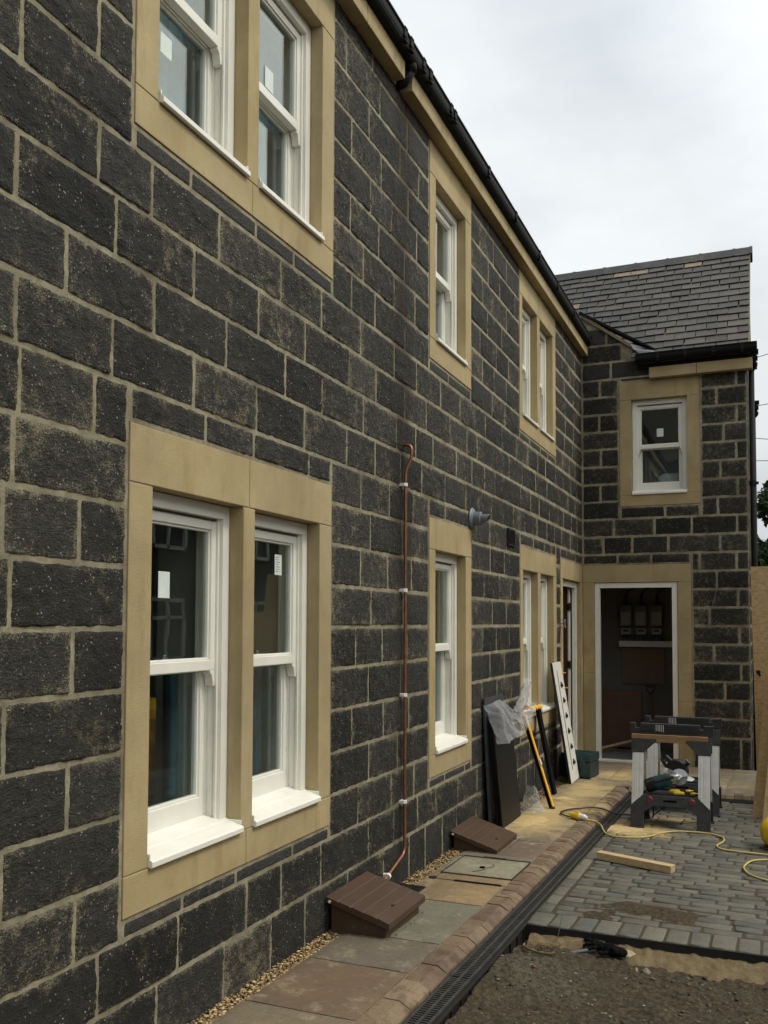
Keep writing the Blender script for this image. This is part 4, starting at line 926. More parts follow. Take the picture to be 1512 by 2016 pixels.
fl = empty('flue', (0, 6.40, 2.368)); tag(fl, 'grey plastic boiler flue sticking out of the wall above the middle window', 'flue')
b = MB(); b.tube([(.008, 0, 0), (.012, 0, 0), (.022, 0, 0), (.030, 0, 0)], [.078, .080, .070, .052], 28); b.build('wall_flange', M['greyplastic'], fl, smooth=False)
b = MB(); b.tube([(.028, 0, 0), (.078, 0, .0)], .050, 24); b.tube([(.078, 0, 0), (.082, 0, 0)], [.050, .040], 24); b.build('outer_sleeve', M['greyplastic'], fl)
b = MB(); n_ = 20; P = []
ring = lambda x_, r, sl: [(x_ + sl * math.cos(2 * math.pi * k / n_), r * math.sin(2 * math.pi * k / n_), r * math.cos(2 * math.pi * k / n_)) for k in range(n_)]
vs = ring(.080, .030, 0) + ring(.135, .031, .014) + ring(.135, .026, .014) + ring(.085, .026, 0)
b.add(vs, [(r * n_ + k, r * n_ + (k + 1) % n_, (r + 1) * n_ + (k + 1) % n_, (r + 1) * n_ + k) for r in range(3) for k in range(n_)] + [tuple(range(3 * n_, 4 * n_))])
b.box((.08, -.012, -.046), (.10, .012, -.028)); b.build('terminal', M['greyplastic'], fl)
fl.rotation_euler = (0, R(1.5), 0)

vt = empty('air_vent', (.012, 7.507, 2.325)); tag(vt, 'black louvred plastic air vent set in the dark stone wall', 'vent')
b = MB(); b.box((-.01, -.105, -.072), (.010, .105, -.060)); b.box((-.01, -.105, .060), (.010, .105, .072)); b.box((-.01, -.105, -.06), (.010, -.094, .06)); b.box((-.01, .094, -.06), (.010, .105, .06)); b.box((-.03, -.1, -.065), (-.008, .1, .065)); b.build('vent_frame', M['black'], vt)
b = MB()
for k in range(7): z = -.052 + k * .0168; b.add([(-.004, -.094, z + .012), (-.004, .094, z + .012), (.014, .094, z), (.014, -.094, z), (-.004, -.094, z + .010), (-.004, .094, z + .010), (.014, .094, z - .002), (.014, -.094, z - .002)], [(0, 1, 2, 3), (7, 6, 5, 4), (0, 3, 7, 4), (1, 5, 6, 2), (3, 2, 6, 7), (0, 4, 5, 1)])
b.build('louvre', M['black'], vt)

def meter_box(y0, y1, xb, zb, zf, zg, lab):
    o = empty('meter_box', (.03, y0, zg)); tag(o, lab, 'meter box', 'brown meter boxes by the wall')
    W = xb; L = y1 - y0
    b = MB(); b.prism([(0, -.06), (W, -.06), (W, max(zf - .03, .02)), (0, zb - .02)], lambda p, q_, t_: (p, t_, q_), .022, L - .022); b.build('box_base', M['brownbox'], o, bevel=.006)
    b = MB(); sl = (zf - zb) / (W + .045); th = .026
    z_ = lambda x_: zb + sl * (x_ + .02)
    pr = [(-.02, z_(-.02) - th), (W + .025, z_(W + .025) - th - .006), (W + .025, z_(W + .025))]
    n_ = 5; top = []
    for k in range(n_):
        a, c = W + .025 - (W + .045) * k / n_, W + .025 - (W + .045) * (k + 1) / n_
        top += [(a - .003, z_(a) + .003 if k else z_(a)), (c + .004, z_(c) + .003), (c + .001, z_(c) - .003)]
    b.prism(pr + top, lambda p, q_, t_: (p, t_, q_), 0, L); b.build('box_lid', M['brownbox'], o, bevel=.0025)
    b = MB(); b.tube([(.004, -.004, zb - .02), (.004, .003, zb - .02)], .007, 10); b.build('hinge_pin', M['white'], o)
    b = MB(); xx_ = W * .86; b.tube([(xx_, L * .42, z_(xx_)), (xx_, L * .42, z_(xx_) + .006)], [.011, .009], 12); b.build('lid_lock', M['black'], o)
    return o
meter_box(4.0, 4.49, .29, .165, .078, .112, 'nearer brown plastic meter box with a sloping ribbed lid, on the pale flags')
meter_box(5.88, 6.40, .285, .122, .024, .080, 'farther brown plastic meter box with a sloping ribbed lid, beside the leaning black boards')
# gully grate between the boxes
gr = empty('gully_grate', (.02, 4.76, gz(4.8) - .004)); tag(gr, 'black gully grate sunk between wall and orange flag behind the nearer meter box', 'drain grate')
b = MB(); b.box((0, 0, -.04), (.158, .008, .004)); b.box((0, .172, -.04), (.158, .18, .004)); b.box((0, 0, -.04), (.008, .18, .004)); b.box((.15, 0, -.04), (.158, .18, .004)); b.box((0, 0, -.06), (.158, .18, -.035)); b.build('grate_frame', M['black'], gr)
b = MB()
for k in range(11): b.box((.010 + k * .0127, .006, -.02), (.0155 + k * .0127, .174, .003))
b.build('grate_bars', M['black'], gr)
# manhole frame lines and lifting slots
mh = empty('manhole_frame', (0, 0, 0)); tag(mh, 'recessed manhole cover frame round the palest flag in the path', 'manhole')
b = MB()
def edge(xa, ya, xb_, yb, w=.004, h=.004, dz=.001):
    a = Vector(q(xa, ya, 0)); c = Vector(q(xb_, yb, 0)); d = (c - a).normalized(); n_ = Vector((-d.y, d.x, 0)) * w; u = Vector((0, 0, 1))
    P = [a - n_, a + n_, c + n_, c - n_]; b.add([p + u * (dz - .02) for p in P] + [p + u * (dz + h) for p in P], [(0, 1, 2, 3), (4, 7, 6, 5), (0, 4, 5, 1), (1, 5, 6, 2), (2, 6, 7, 3), (3, 7, 4, 0)])
edge(.124, 5.293, .562, 5.293, .0014, .0015); edge(.124, 5.752, .562, 5.752, .0014, .0015); edge(.124, 5.293, .124, 5.752, .0014, .0015); edge(.562, 5.293, .562, 5.752, .0014, .0015)
b.build('cover_edge', M['jointsoil'], mh)
b = MB(); edge(.25, 5.762, .40, 5.762, .007, .002, .001); b.build('lifting_slot', M['black'], mh)
b = MB(); edge(.26, 5.152, .54, 5.152, .0035, .002, .0); b.build('lifting_slot', M['black'], mh)
b = MB(); edge(.10, 5.16, .14, 5.18, .015, .0, -.001); b.build('lifting_slot', M['black'], mh)
# boards leaning beside the middle window
def leaning_board(name, mat, y0, y1, xb, zb, xt, zt, th, lab, cat, group=None, dy=0, bev=.002):
    o = MB(); d = Vector((xt - xb, 0, zt - zb)).normalized(); n_ = Vector((-d.z, 0, d.x)) * th
    P = [Vector((xb, y0, zb)), Vector((xb, y1, zb)), Vector((xt, y1 + dy, zt)), Vector((xt, y0 + dy, zt))]
    o.add(P + [p + n_ for p in P], [(0, 1, 2, 3), (7, 6, 5, 4), (0, 4, 5, 1), (1, 5, 6, 2), (2, 6, 7, 3), (3, 7, 4, 0)])
    ob = o.build(name, mat, None, bevel=bev); tag(ob, lab, cat, group); return ob
M['board'] = simple('black_fascia_face', (.006, .006, .006), .5, .3, 10, dirt=.72, dirtc=(.03, .028, .025), spec=.3)
M['boardback'] = simple('dark_grey_film', (.045, .05, .058), .35, .3, 10)
leaning_board('black_board', M['boardback'], 6.66, 7.18, .075, gz(6.8), .030, 1.03, .018, 'rear black board of the leaning pair, its top standing higher behind the polythene', 'board', 'black boards leaning on the wall', dy=-.02)
leaning_board('black_board', M['board'], 6.66, 7.20, .168, gz(6.8), .085, .93, .016, 'front black board of the leaning pair, its bottom edge on the sawdust', 'board', 'black boards leaning on the wall')
leaning_board('black_board', M['board'], 6.70, 6.73, .135, gz(6.8), .07, .90, .03, 'narrow black edge strip pinched between the two leaning black boards', 'board', 'black boards leaning on the wall')
def rgrid(fn, nu, nv, name, mat, parent=None, th=0):
    U, V_ = np.meshgrid(np.linspace(0, 1, nu), np.linspace(0, 1, nv), indexing='ij'); X, Y, Z = fn(U, V_); o = npmesh(name, np.stack([X, Y, Z], -1).reshape(-1, 3), gridfaces(nu, nv), mat, None, np.ones((nu * nv, 3)), parent, smooth=True)
    if th: s_ = o.modifiers.new('th', 'SOLIDIFY'); s_.thickness = th
    return o
def wrap(U, V_):
    # a crumpled polythene band folded round the tops of the boards, its loose end trailing to the right
    y = 6.56 + U * 1.12; zlo = .70 + .03 * U + .20 * np.clip((U - .62) / .38, 0, 1) ** 1.3; zhi = .985 - .10 * U + .05 * np.sin(U * 7)
    z = zlo + (zhi - zlo) * V_ + .02 * fbm(U * 7, V_ * 3, 91, 3)
    x = .205 - .105 * V_ * (1 - .3 * U) - .06 * np.clip(.12 - U, 0, .12) / .12 + .075 * fbm(U * 5, V_ * 2.5 + U * 3, 95, 2) + .030 * np.abs(fbm(U * 12, V_ * 5 + U * 8, 99, 2)) - .02 * U
    return x, y, z
pw1 = rgrid(wrap, 60, 40, 'polythene_wrap', M['poly'])
tag(pw1, 'crumpled clear polythene wrapped over the tops of the leaning black boards', 'plastic sheet')
def spike(U, V_):
    y = 7.12 + .26 * U * (1 - .3 * V_) + .42 * V_; z = .90 + .24 * V_ - .06 * U; x = .13 + .07 * fbm(U * 5, V_ * 4, 71, 3) + .05 * np.sin(U * 5) - .02 * V_
    return x, y, z
rgrid(spike, 24, 24, 'loose_fold', M['poly'], pw1)
def scrap(U, V_):
    a = U * 6.28; r = .04 + .07 * V_ * (1 + .8 * fbm(U * 6, V_ * 3, 55, 3)); return .20 + r * np.cos(a) * .9, 7.42 + r * np.sin(a) * 1.3, gz(7.4) + .19 * (1 - V_) ** 1.2 + .05 * fbm(U * 9, V_ * 8, 58, 3) + .015
tag(rgrid(scrap, 40, 24, 'polythene_scrap', M['poly']), 'crumpled scrap of clear polythene on the sawdust at the foot of the wall', 'plastic scrap')
# yellow-edged spirit level
lv = empty('spirit_level', (.345, 7.615, gz(7.6))); tag(lv, 'black and yellow spirit level leaning against the wall from the sawdusty path', 'spirit level')
A = Vector((0, 0, 0)); Bv = Vector((.06 - .345, 7.80 - 7.615, .80 - gz(7.6))); d = Bv.normalized(); sd_ = Vector((.83, -.20, .35)); sd_ = (sd_ - d * sd_.dot(d)).normalized(); nn = d.cross(sd_)
def bar(a0, a1, s0_, s1_, n0, n1, name, mat, bev=.001):
    b = MB(); P = [d * a + sd_ * s_ + nn * n_ for a in (a0, a1) for s_ in (s0_, s1_) for n_ in (n0, n1)]
    b.add(P, [(0, 1, 3, 2), (4, 6, 7, 5), (0, 4, 5, 1), (2, 3, 7, 6), (0, 2, 6, 4), (1, 5, 7, 3)]); return b.build(name, mat, lv, bevel=bev)
Lh = Bv.length
bar(.02, Lh, -.036, -.006, -.013, .013, 'level_body', M['cloth']); bar(.02, Lh, -.0055, .003, -.0132, .0132, 'yellow_edge', M['levely'], .0005); bar(0, .02, -.038, .005, -.017, .017, 'end_cap', M['horse'], .003)
bar(Lh * .46, Lh * .52, .0095, .011, -.010, .010, 'vial_window', M['white'], 0)
leaning_board('black_strip', M['cloth'], 8.30, 8.40, .205, gz(8.3), .045, .805, .030, 'narrow black trim board leaning against the sill beyond the spirit level', 'board', dy=.05)
# white board with black clips
wb = empty('plastic_board', (.215, 8.98, gz(9.0))); tag(wb, 'tall white plastic board with black clips and orange pegs leaning by the far window', 'board')
z1_ = 1.205; y0, y1 = 8.98, 9.40; base = Vector((.215, 8.98, gz(9)))
dv_ = Vector((.03 - .215, 0, z1_ - gz(9))).normalized(); Lw = (z1_ - gz(9)) / dv_.z; nx_ = Vector((dv_.z, 0, -dv_.x))
def wbx(ya, yb, a0, a1, n0, n1, name, mat, bev=0):
    b = MB(); P = [Vector((0, y_, 0)) + dv_ * a + nx_ * n_ for y_ in (ya, yb) for a in (a0, a1) for n_ in (n0, n1)]
    b.add(P, [(0, 1, 3, 2), (4, 6, 7, 5), (0, 4, 5, 1), (2, 3, 7, 6), (0, 2, 6, 4), (1, 5, 7, 3)]); return b.build(name, mat, wb, bevel=bev)
wbx(0, .41, 0, Lw, -.008, .008, 'panel_sheet', M['upvc'], .002); wbx(-.012, 0, 0, Lw, -.012, .009, 'black_edge', M['black'])
wbx(.145, .165, .12, Lw * .93, .008, .0095, 'slot_line', M['black'])
for k in range(6): a = .16 + k * .155; wbx(.215, .30, a, a + .030, .008, .020, 'clip', M['black'], .003); wbx(.24, .27, a + .03, a + .05, .008, .016, 'clip_tongue', M['black'])
for k in range(6): wbx(.03, .045, .2 + k * .15, .212 + k * .15, .008, .0095, 'screw_hole', M['black'])
for k in range(3):
    b = MB(); a = Lw - .12 - k * .155; p = Vector((0, .36, 0)) + dv_ * a; b.tube([p + nx_ * .008, p + nx_ * .008 + Vector((.012, .09, -.0)), p + nx_ * .012 + Vector((.02, .10, .0))], .004, 8); b.build('peg', M['orange'], wb)
# teal tool case
tc_ = empty('tool_case', (.20, 9.56, gz(9.5)), R(-8)); tag(tc_, 'dark teal plastic tool case on the path in front of the side door', 'tool case')
b = MB(); b.box((-.155, -.15, .002), (.155, .15, .165)); b.build('case_body', M['caseteal'], tc_, bevel=.012)
b = MB(); b.box((-.157, -.152, .169), (.157, .152, .245)); b.box((-.13, -.10, .245), (.13, -.03, .252)); b.box((-.13, .03, .245), (.13, .10, .252)); b.build('case_lid', M['caseteal'], tc_, bevel=.010)
for x_ in (-.09, .09): b = MB(); b.box((x_ - .022, -.162, .13), (x_ + .022, -.151, .205)); b.build('latch', M['caseteal'], tc_, bevel=.003)
b = MB(); b.tube([(-.05, -.152, .10), (-.05, -.175, .10), (.05, -.175, .10), (.05, -.152, .10)], .008, 8); b.build('handle', M['black'], tc_)
# yellow glove on the far window sill
def cloth_fn(U, V_): return .012 + .10 * (V_ - .3) + .02 * fbm(U * 4, V_ * 4, 12, 3), 8.02 + .36 * U, .845 - .02 * U + .045 * fbm(U * 6, V_ * 6, 15, 4) * 1.5 - .06 * (V_ - .5) ** 2
tag(rgrid(cloth_fn, 30, 14, 'yellow_cloth', M['levely'], None, .006), 'yellow rag lying on the white sill of the far window', 'cloth')
# wiring
cl = MB(); P = []
for k in range(60):
    a = k / 59 * 2 * math.pi * 2.6; P.append((.05 + .02 * math.sin(a * .5), 9.50 + .055 * math.cos(a) + .01 * math.sin(a * .4), 1.595 + .045 * math.sin(a)))
cl.tube([(-.01, 9.44, 1.60)] + P, .004, 6); tag(cl.build('cable_coil', M['greyplastic'], smooth=True), 'small grey coil of cable hanging from the wall beside the side door', 'cable')
cl = MB(); cl.tube([(1.47, YE + .01, 2.19), (1.485, YE - .02, 2.175), (1.505, YE - .025, 2.01), (1.46, YE - .022, 1.84), (1.402, YE - .02, 1.665)], .0035, 6)
for k in range(4): cl.tube([(1.43 + .035 * k, YE - .01, 1.575 + .006 * k), (1.47 + .035 * k, YE - .05, 1.60), (1.50 + .03 * k, YE - .04, 1.64 - .02 * k)], .003, 6)
tag(cl.build('loose_cable', M['greyplastic']), 'thin loose cable with frayed ends hanging on the rear wing wall', 'cable')
# ------------------------------------------------------------------ trestles
def lettering(txt, size, loc, rot, mat, parent, name='lettering', ext=.0004):
    cu = bpy.data.curves.new('text', 'FONT'); cu.body = txt; cu.size = size; cu.extrude = ext
    to = bpy.data.objects.new('text', cu); C.objects.link(to); dg = bpy.context.evaluated_depsgraph_get(); dg.update()
    me = bpy.data.meshes.new_from_object(to.evaluated_get(dg)); bpy.data.objects.remove(to); me.materials.clear(); me.materials.append(mat)
    o = bpy.data.objects.new(name, me); C.objects.link(o); o.location = loc; o.rotation_euler = rot; o.parent = parent; return o
GP = lambda y: gz(y) + PZ
def sawhorse(loc, lab):
    r = empty('sawhorse', loc); tag(r, lab, 'sawhorse', 'pair of folding sawhorses')
    W = .315; H = .79
    mkx = lambda p, q_, t_: (p, t_, q_)
    # top beam, with notches near both ends, ribs along its face
    b = MB(); P = [(-W, .715), (W, .715), (W, .79), (W - .012, .79), (W - .012, .785), (.245, .785), (.245, .752), (.215, .752), (.215, .79), (-.235, .79), (-.235, .752), (-.275, .752), (-.275, .79), (-W, .79)]
    b.prism(P, mkx, -.030, .030)
    for k in range(34):
        x = -.12 + k * .0105
        if x < .21: b.box((x, -.034, .722), (x + .005, -.0295, .782))
    b.box((-.235, -.033, .715), (-.125, -.0305, .785)); b.box((-W + .01, -.036, .708), (W - .01, .036, .716)); b.build('top_beam', M['horse'], r, bevel=.003)
    b = MB(); b.box((-W + .02, -.026, .665), (W - .02, .026, .709)); b.build('beam_core', M['horse'], r, bevel=.003)
    lettering('FATMAX', .026, (-.232, -.0335, .722), (R(90), 0, 0), M['cloth'], r); lettering('STANLEY', .012, (-.222, -.0335, .760), (R(90), 0, 0), M['cloth'], r)
    b = MB()
    for x_ in (-.115, -.10, -.088, -.075, -.06): b.box((x_, -.0352, .722 + abs(x_) * .1), (x_ + .004, -.0342, .783))
    b.build('paint_streaks', M['white'], r)
    for sy in (-1, 1):
        lean = lambda z: sy * (.045 + (.665 - z) * .235)       # legs splay front and back
        LEG = lambda x, d_, z: (x, lean(z) + d_, z)
        mk = lambda p, q_, t_: (p, lean(q_) + t_, q_)
        b = MB()
        b.prism([(-.30, .70), (-.30, .565), (-.205, .565), (-.11, .655), (-.11, .70)], mk, -.020, .020); b.build('leg_bracket', M['horse'], r, bevel=.003); b = MB(); b.prism([(.30, .70), (.30, .565), (.205, .565), (.11, .655), (.11, .70)][::-1], mk, -.020, .020)
        b.build('leg_bracket', M['horse'], r, bevel=.003)
        for sx in (-1, 1):
            b = MB(); xx = lambda a: sx * a
            b.prism([(xx(.290), .57), (xx(.290), .17), (xx(.205), .25), (xx(.205), .57)], mk, -.016, .016)
            for a in (.223, .248, .262): b.prism([(xx(a), .565), (xx(a), .225), (xx(a + .006), .225), (xx(a + .006), .565)], mk, -.0185 if sy < 0 else .016, -.016 if sy < 0 else .0185)
            b.build('leg', M['alu'], r, bevel=.002)
        b = MB(); P = [(-.295, 0), (-.195, 0), (-.195, .118), (-.125, .17), (.125, .17), (.195, .118), (.195, 0), (.295, 0), (.297, .185), (.205, .255), (.15, .248), (-.15, .248), (-.205, .255), (-.297, .185)]
        b.prism(P, mk, -.014, .014)
        b.box((-.305, lean(0) - .03, 0), (-.19, lean(0) + .03, .012)); b.box((.19, lean(0) - .03, 0), (.305, lean(0) + .03, .012))
        b.build('leg_brace', M['horse'], r, bevel=.003)
        if sy < 0:
            for x_ in (-.155, .16): b = MB(); b.tube([(x_, lean(.215) - .014, .215), (x_, lean(.215) - .020, .215)], [.025, .019], 20); b.build('latch_disc', M['red'], r)
            b = MB(); b.box((-.05, lean(.21) - .016, .203), (.05, lean(.21) - .0135, .220)); b.build('grip_slot', M['cloth'], r)
    b = MB(); b.box((-.20, -.115, .232), (.20, .115, .245)); b.box((-.20, -.12, .232), (.20, -.112, .262)); b.box((-.20, .112, .232), (.20, .12, .262)); b.build('tray', M['horse'], r, bevel=.003)
    b = MB(); b.tube([(-.17, .19, .02), (-.05, .11, .13)], .005, 8); b.build('stay', M['black'], r)
    return r
h1 = sawhorse((1.292, 7.575, GP(7.575)), 'nearer black and aluminium sawhorse with a brown batten clamped under its beam')
h2 = sawhorse((1.322, 8.32, GP(8.32)), 'farther black and aluminium sawhorse, mostly hidden behind the nearer one')
z1h = GP(7.575)
b = MB(); b.box((.992, 7.512, z1h + .648), (1.568, 7.545, z1h + .706)); tag(b.build('batten', M['batten'], bevel=.002), 'short brown wooden batten fixed along the nearer sawhorse just below its beam', 'batten')

def power_tool(loc, rz, ry, rx, lab, disc=.075, body=.055, guard=True, name='angle_grinder'):
    r = empty(name, loc); r.rotation_euler = (rx, ry, rz); tag(r, lab, 'power tool')
    b = MB(); b.tube([(-.15, 0, 0), (-.145, 0, 0), (-.13, 0, 0), (-.075, 0, 0), (-.07, 0, 0)], [body * .6, body * .85, body * .98, body, body * .9], 18); b.build('motor_cap', M['black'], r, smooth=False)
    b = MB(); b.tube([(-.075, 0, 0), (-.06, 0, 0), (.03, 0, 0), (.05, 0, 0)], [body * .97, body * 1.02, body * .92, body * .78], 18); b.build('motor_housing', M['teal'], r, smooth=False)
    b = MB(); b.tube([(.05, 0, 0), (.058, 0, 0), (.10, 0, 0), (.125, 0, 0)], [body * .72, body * .80, body * .75, body * .5], 18); b.box((.06, -.03, -.035), (.12, .03, .03)); b.build('gear_head', M['steel'], r, bevel=.004)
    b = MB(); b.tube([(.118, 0, -.062), (.124, 0, .0)], .018, 12); b.build('spindle', M['steel'], r)
    b = MB(); n_ = 28
    for z0_, z1_, R0, R1 in ((-.064, -.061, .012, disc * .93),):
        b.tube([(.12, 0, z0_), (.12, 0, z1_)], disc * .9, 32)
    b.build('cutting_disc', M['red_lcd'], r)
    b = MB(); P = []
    vs = []; 
    for k in range(n_ + 1):
        a = -.2 + math.pi * 1.15 * k / n_; ca, sa = math.cos(a), math.sin(a)
        for rr, zz_ in ((.02, -.048), (disc, -.048), (disc, -.075), (disc - .004, -.075), (disc - .004, -.051), (.02, -.051)): vs.append((.12 + rr * ca, rr * sa, zz_))
    b.add(vs, [(k * 6 + i, k * 6 + (i + 1) % 6, (k + 1) * 6 + (i + 1) % 6, (k + 1) * 6 + i) for k in range(n_) for i in range(6)]); b.build('disc_guard', M['steel'], r)
    b = MB(); b.tube([(-.10, 0, .02), (-.12, 0, .085), (-.06, 0, .10), (.04, 0, .092), (.075, 0, .04)], [.014, .016, .017, .015, .012], 10); b.build('handle', M['black'], r)
    return r
power_tool((1.235, 7.545, z1h + .345), R(6), R(-20), R(72), 'teal power tool with bright metal guard lying on the tray of the nearer sawhorse', .066, .056)
# circular saw on the farther tray
cs_ = empty('circular_saw', (1.275, 8.26, GP(8.3) + .340)); cs_.rotation_euler = (R(10), R(22), R(-12)); tag(cs_, 'teal circular saw with a tan base plate on the tray of the farther sawhorse', 'circular saw')
b = MB(); b.tube([(0, -.012, 0), (0, -.009, 0)], .083, 36); b.build('blade', M['steel'], cs_)
b = MB(); n_ = 24; vs = []
for k in range(n_ + 1):
    a = math.pi * (-.05 + 1.1 * k / n_); ca, sa = math.cos(a), math.sin(a)
    for rr, yy_ in ((.015, -.035), (.095, -.035), (.095, .018), (.090, .018), (.090, -.030), (.015, -.030)): vs.append((rr * ca, yy_, rr * sa))
b.add(vs, [(k * 6 + i, k * 6 + (i + 1) % 6, (k + 1) * 6 + (i + 1) % 6, (k + 1) * 6 + i) for k in range(n_) for i in range(6)]); b.build('blade_guard', M['horse'], cs_, bevel=.002)
b = MB(); b.tube([(0, .02, .01), (0, .05, .01), (0, .13, .01), (0, .15, .01)], [.040, .046, .044, .030], 16); b.build('motor', M['teal'], cs_)
b = MB(); b.box((-.11, -.06, -.052), (.14, .10, -.048)); b.box((-.11, -.06, -.052), (-.105, .10, -.04)); b.build('base_plate', M['alu'], cs_)
b = MB(); b.tube([(-.06, -.01, .05), (-.12, -.01, .075), (-.15, -.01, .03), (-.10, -.01, -.01), (-.05, -.01, 0)], [.016, .017, .018, .016, .014], 10); b.build('handle', M['black'], cs_); b = MB(); b.tube([(.05, -.01, .07), (.075, -.01, .115), (.04, -.01, .12)], .016, 10); b.build('front_knob', M['black'], cs_)
b = MB(); b.tube([(.02, -.034, .0), (.02, -.040, 0)], .018, 14); b.build('blade_bolt', M['steel'], cs_)
def clamp(loc, rz, lab):
    r = empty('bar_clamp', loc); r.rotation_euler = (0, 0, rz); tag(r, lab, 'clamp', 'yellow handled clamps on the sawhorse tray')
    b = MB(); b.box((-.08, -.004, .006), (.16, .004, .022)); b.build('bar', M['black'], r)
    b = MB(); b.tube([(-.085, 0, .014), (-.07, 0, .016), (-.02, 0, .018), (.0, 0, .016)], [.012, .017, .016, .010], 12); b.build('grip', M['yellow'], r, smooth=True)
    b = MB(); b.box((.01, -.012, .004), (.035, .012, .032)); b.box((.14, -.010, .0), (.155, .04, .02)); b.build('jaw', M['black'], r, bevel=.003)
    b = MB(); b.tube([(.04, 0, .02), (.06, .0, .022), (.10, .012, .018)], [.009, .011, .007], 10); b.build('trigger', M['yellow'], r, smooth=True)
    return r
clamp((1.395, 7.475, z1h + .250), R(3), 'nearer yellow handled clamp at the front edge of the sawhorse tray')
clamp((1.355, 7.555, z1h + .252), R(14), 'second yellow handled clamp lying just behind the first on the sawhorse tray')

# timber offcut on the pavers
tb_ = MB(); A_ = Vector((.937, 6.165, 0)); B_ = Vector((1.425, 5.985, 0)); d = (B_ - A_).normalized(); n_ = Vector((-d.y, d.x, 0)); L_ = (B_ - A_).length; zt_ = GP(6.07)
P = [A_, B_, B_ + n_ * .062, A_ + n_ * .062]; tb_.add([p + Vector((0, 0, zt_ + .004)) for p in P] + [p + Vector((0, 0, zt_ + .050)) for p in P], [(0, 3, 2, 1), (4, 5, 6, 7), (0, 1, 5, 4), (1, 2, 6, 5), (2, 3, 7, 6), (3, 0, 4, 7)])
tag(tb_.build('timber_offcut', M['pine'], bevel=.002), 'pale sawn timber offcut lying alone on the block paving', 'timber')

# cables
def smooth_path(pts, n=8):
    P = [Vector(p) for p in pts]; P = [P[0] * 2 - P[1]] + P + [P[-1] * 2 - P[-2]]; out = []
    for i in range(1, len(P) - 2):
        for k in range(n):
            t_ = k / n; a, b_, c, d_ = P[i - 1], P[i], P[i + 1], P[i + 2]
            out.append(.5 * ((2 * b_) + (c - a) * t_ + (2 * a - 5 * b_ + 4 * c - d_) * t_ * t_ + (3 * b_ - a - 3 * c + d_) * t_ ** 3))
    return out + [P[-2]]
yc = [(.690, 7.215), (.74, 7.30), (.799, 7.184), (.87, 6.985), (.982, 6.91), (1.156, 6.99), (1.256, 7.197), (1.371, 7.305), (1.555, 7.325), (1.655, 7.256), (1.688, 7.177), (1.687, 7.053), (1.653, 6.918), (1.685, 6.819), (1.775, 6.789), (1.985, 6.768), (2.2, 6.72), (2.25, 6.65), (2.1, 6.61), (1.985, 6.621), (1.888, 6.541), (1.844, 6.372), (1.851, 6.257), (1.893, 6.14), (1.983, 6.059), (2.15, 6.05), (2.4, 6.2)]
b = MB(); pts = [(x, y, (gz(y) + .014) if x < .70 else GP(y) + .008 + (.02 if x < .81 else 0)) for x, y in yc]
b.tube(smooth_path(pts), .0058, 8); tag(b.build('extension_cable', M['yellowcable'], smooth=True), 'pale yellow extension cable snaking over the block paving', 'cable')
bc = [(.560, 7.275), (.50, 7.31), (.445, 7.40), (.450, 7.52), (.532, 7.66), (.68, 7.76), (.85, 7.79), (1.05, 7.82), (1.12, 7.80), (1.14, 7.66)]
b = MB(); pts = [(x, y, gz(y) + (.012 if x < .82 else PZ + .012)) for x, y in bc]; pts[-1] = (1.14, 7.62, z1h + .26); b.tube(smooth_path(pts), .0065, 8)
tag(b.build('tool_cable', M['black'], smooth=True), 'black cable looping over the sawdusty path from the sawhorse to the yellow plug', 'cable')
pg = empty('cable_connector', (.625, 7.245, gz(7.24) + .028), R(-22)); tag(pg, 'yellow and white plug and socket joining two cables on the brick kerb', 'plug')
b = MB(); b.tube([(-.085, 0, 0), (-.075, 0, 0), (-.035, 0, 0), (-.03, 0, 0)], [.012, .024, .026, .022], 16); b.build('plug_body', M['yellow'], pg)
b = MB(); b.tube([(-.03, 0, 0), (-.028, 0, 0), (.005, 0, 0)], [.026, .030, .028], 16); b.box((-.03, -.012, .02), (.0, .012, .034)); b.build('socket_collar', M['yellow'], pg, bevel=.002)
b = MB(); b.tube([(.005, 0, 0), (.045, 0, 0), (.070, 0, -.004)], [.024, .021, .010], 16); b.build('socket_body', M['white'], pg)

# yellow site transformer at the right edge
tf = empty('site_transformer', (2.085, 7.02, GP(7.0))); tag(tf, 'rounded yellow site transformer on the paving at the foot of the chipboard sheets', 'transformer')
bm = bmesh.new(); bmesh.ops.create_uvsphere(bm, u_segments=32, v_segments=20, radius=1)
for v in bm.verts:
    p = v.co; sgn = lambda a: (1 if a > 0 else -1); sq = lambda a, e: sgn(a) * abs(a) ** e
    v.co = Vector((sq(p.x, .7) * .150, sq(p.y, .7) * .14, .125 + sq(p.z, .75) * .112)); v.co.x += .03 * max(0, v.co.z - .15) / .1
for f in bm.faces: f.smooth = True
me = bpy.data.meshes.new('shell'); bm.to_mesh(me); bm.free(); me.materials.append(M['yellow']); o = bpy.data.objects.new('shell', me); C.objects.link(o); o.parent = tf
b = MB(); b.tube([(-.06, 0, .22), (-.06, 0, .285), (.06, 0, .285), (.06, 0, .22)], .014, 10); b.build('carry_handle', M['black'], tf)
b = MB(); b.box((-.12, -.10, 0), (.12, .10, .022)); b.build('rubber_base', M['black'], tf, bevel=.006)
for x_ in (-.055, .055): b = MB(); b.tube([(x_, -.125, .11), (x_, -.155, .105)], .028, 16); b.build('outlet', M['black'], tf)

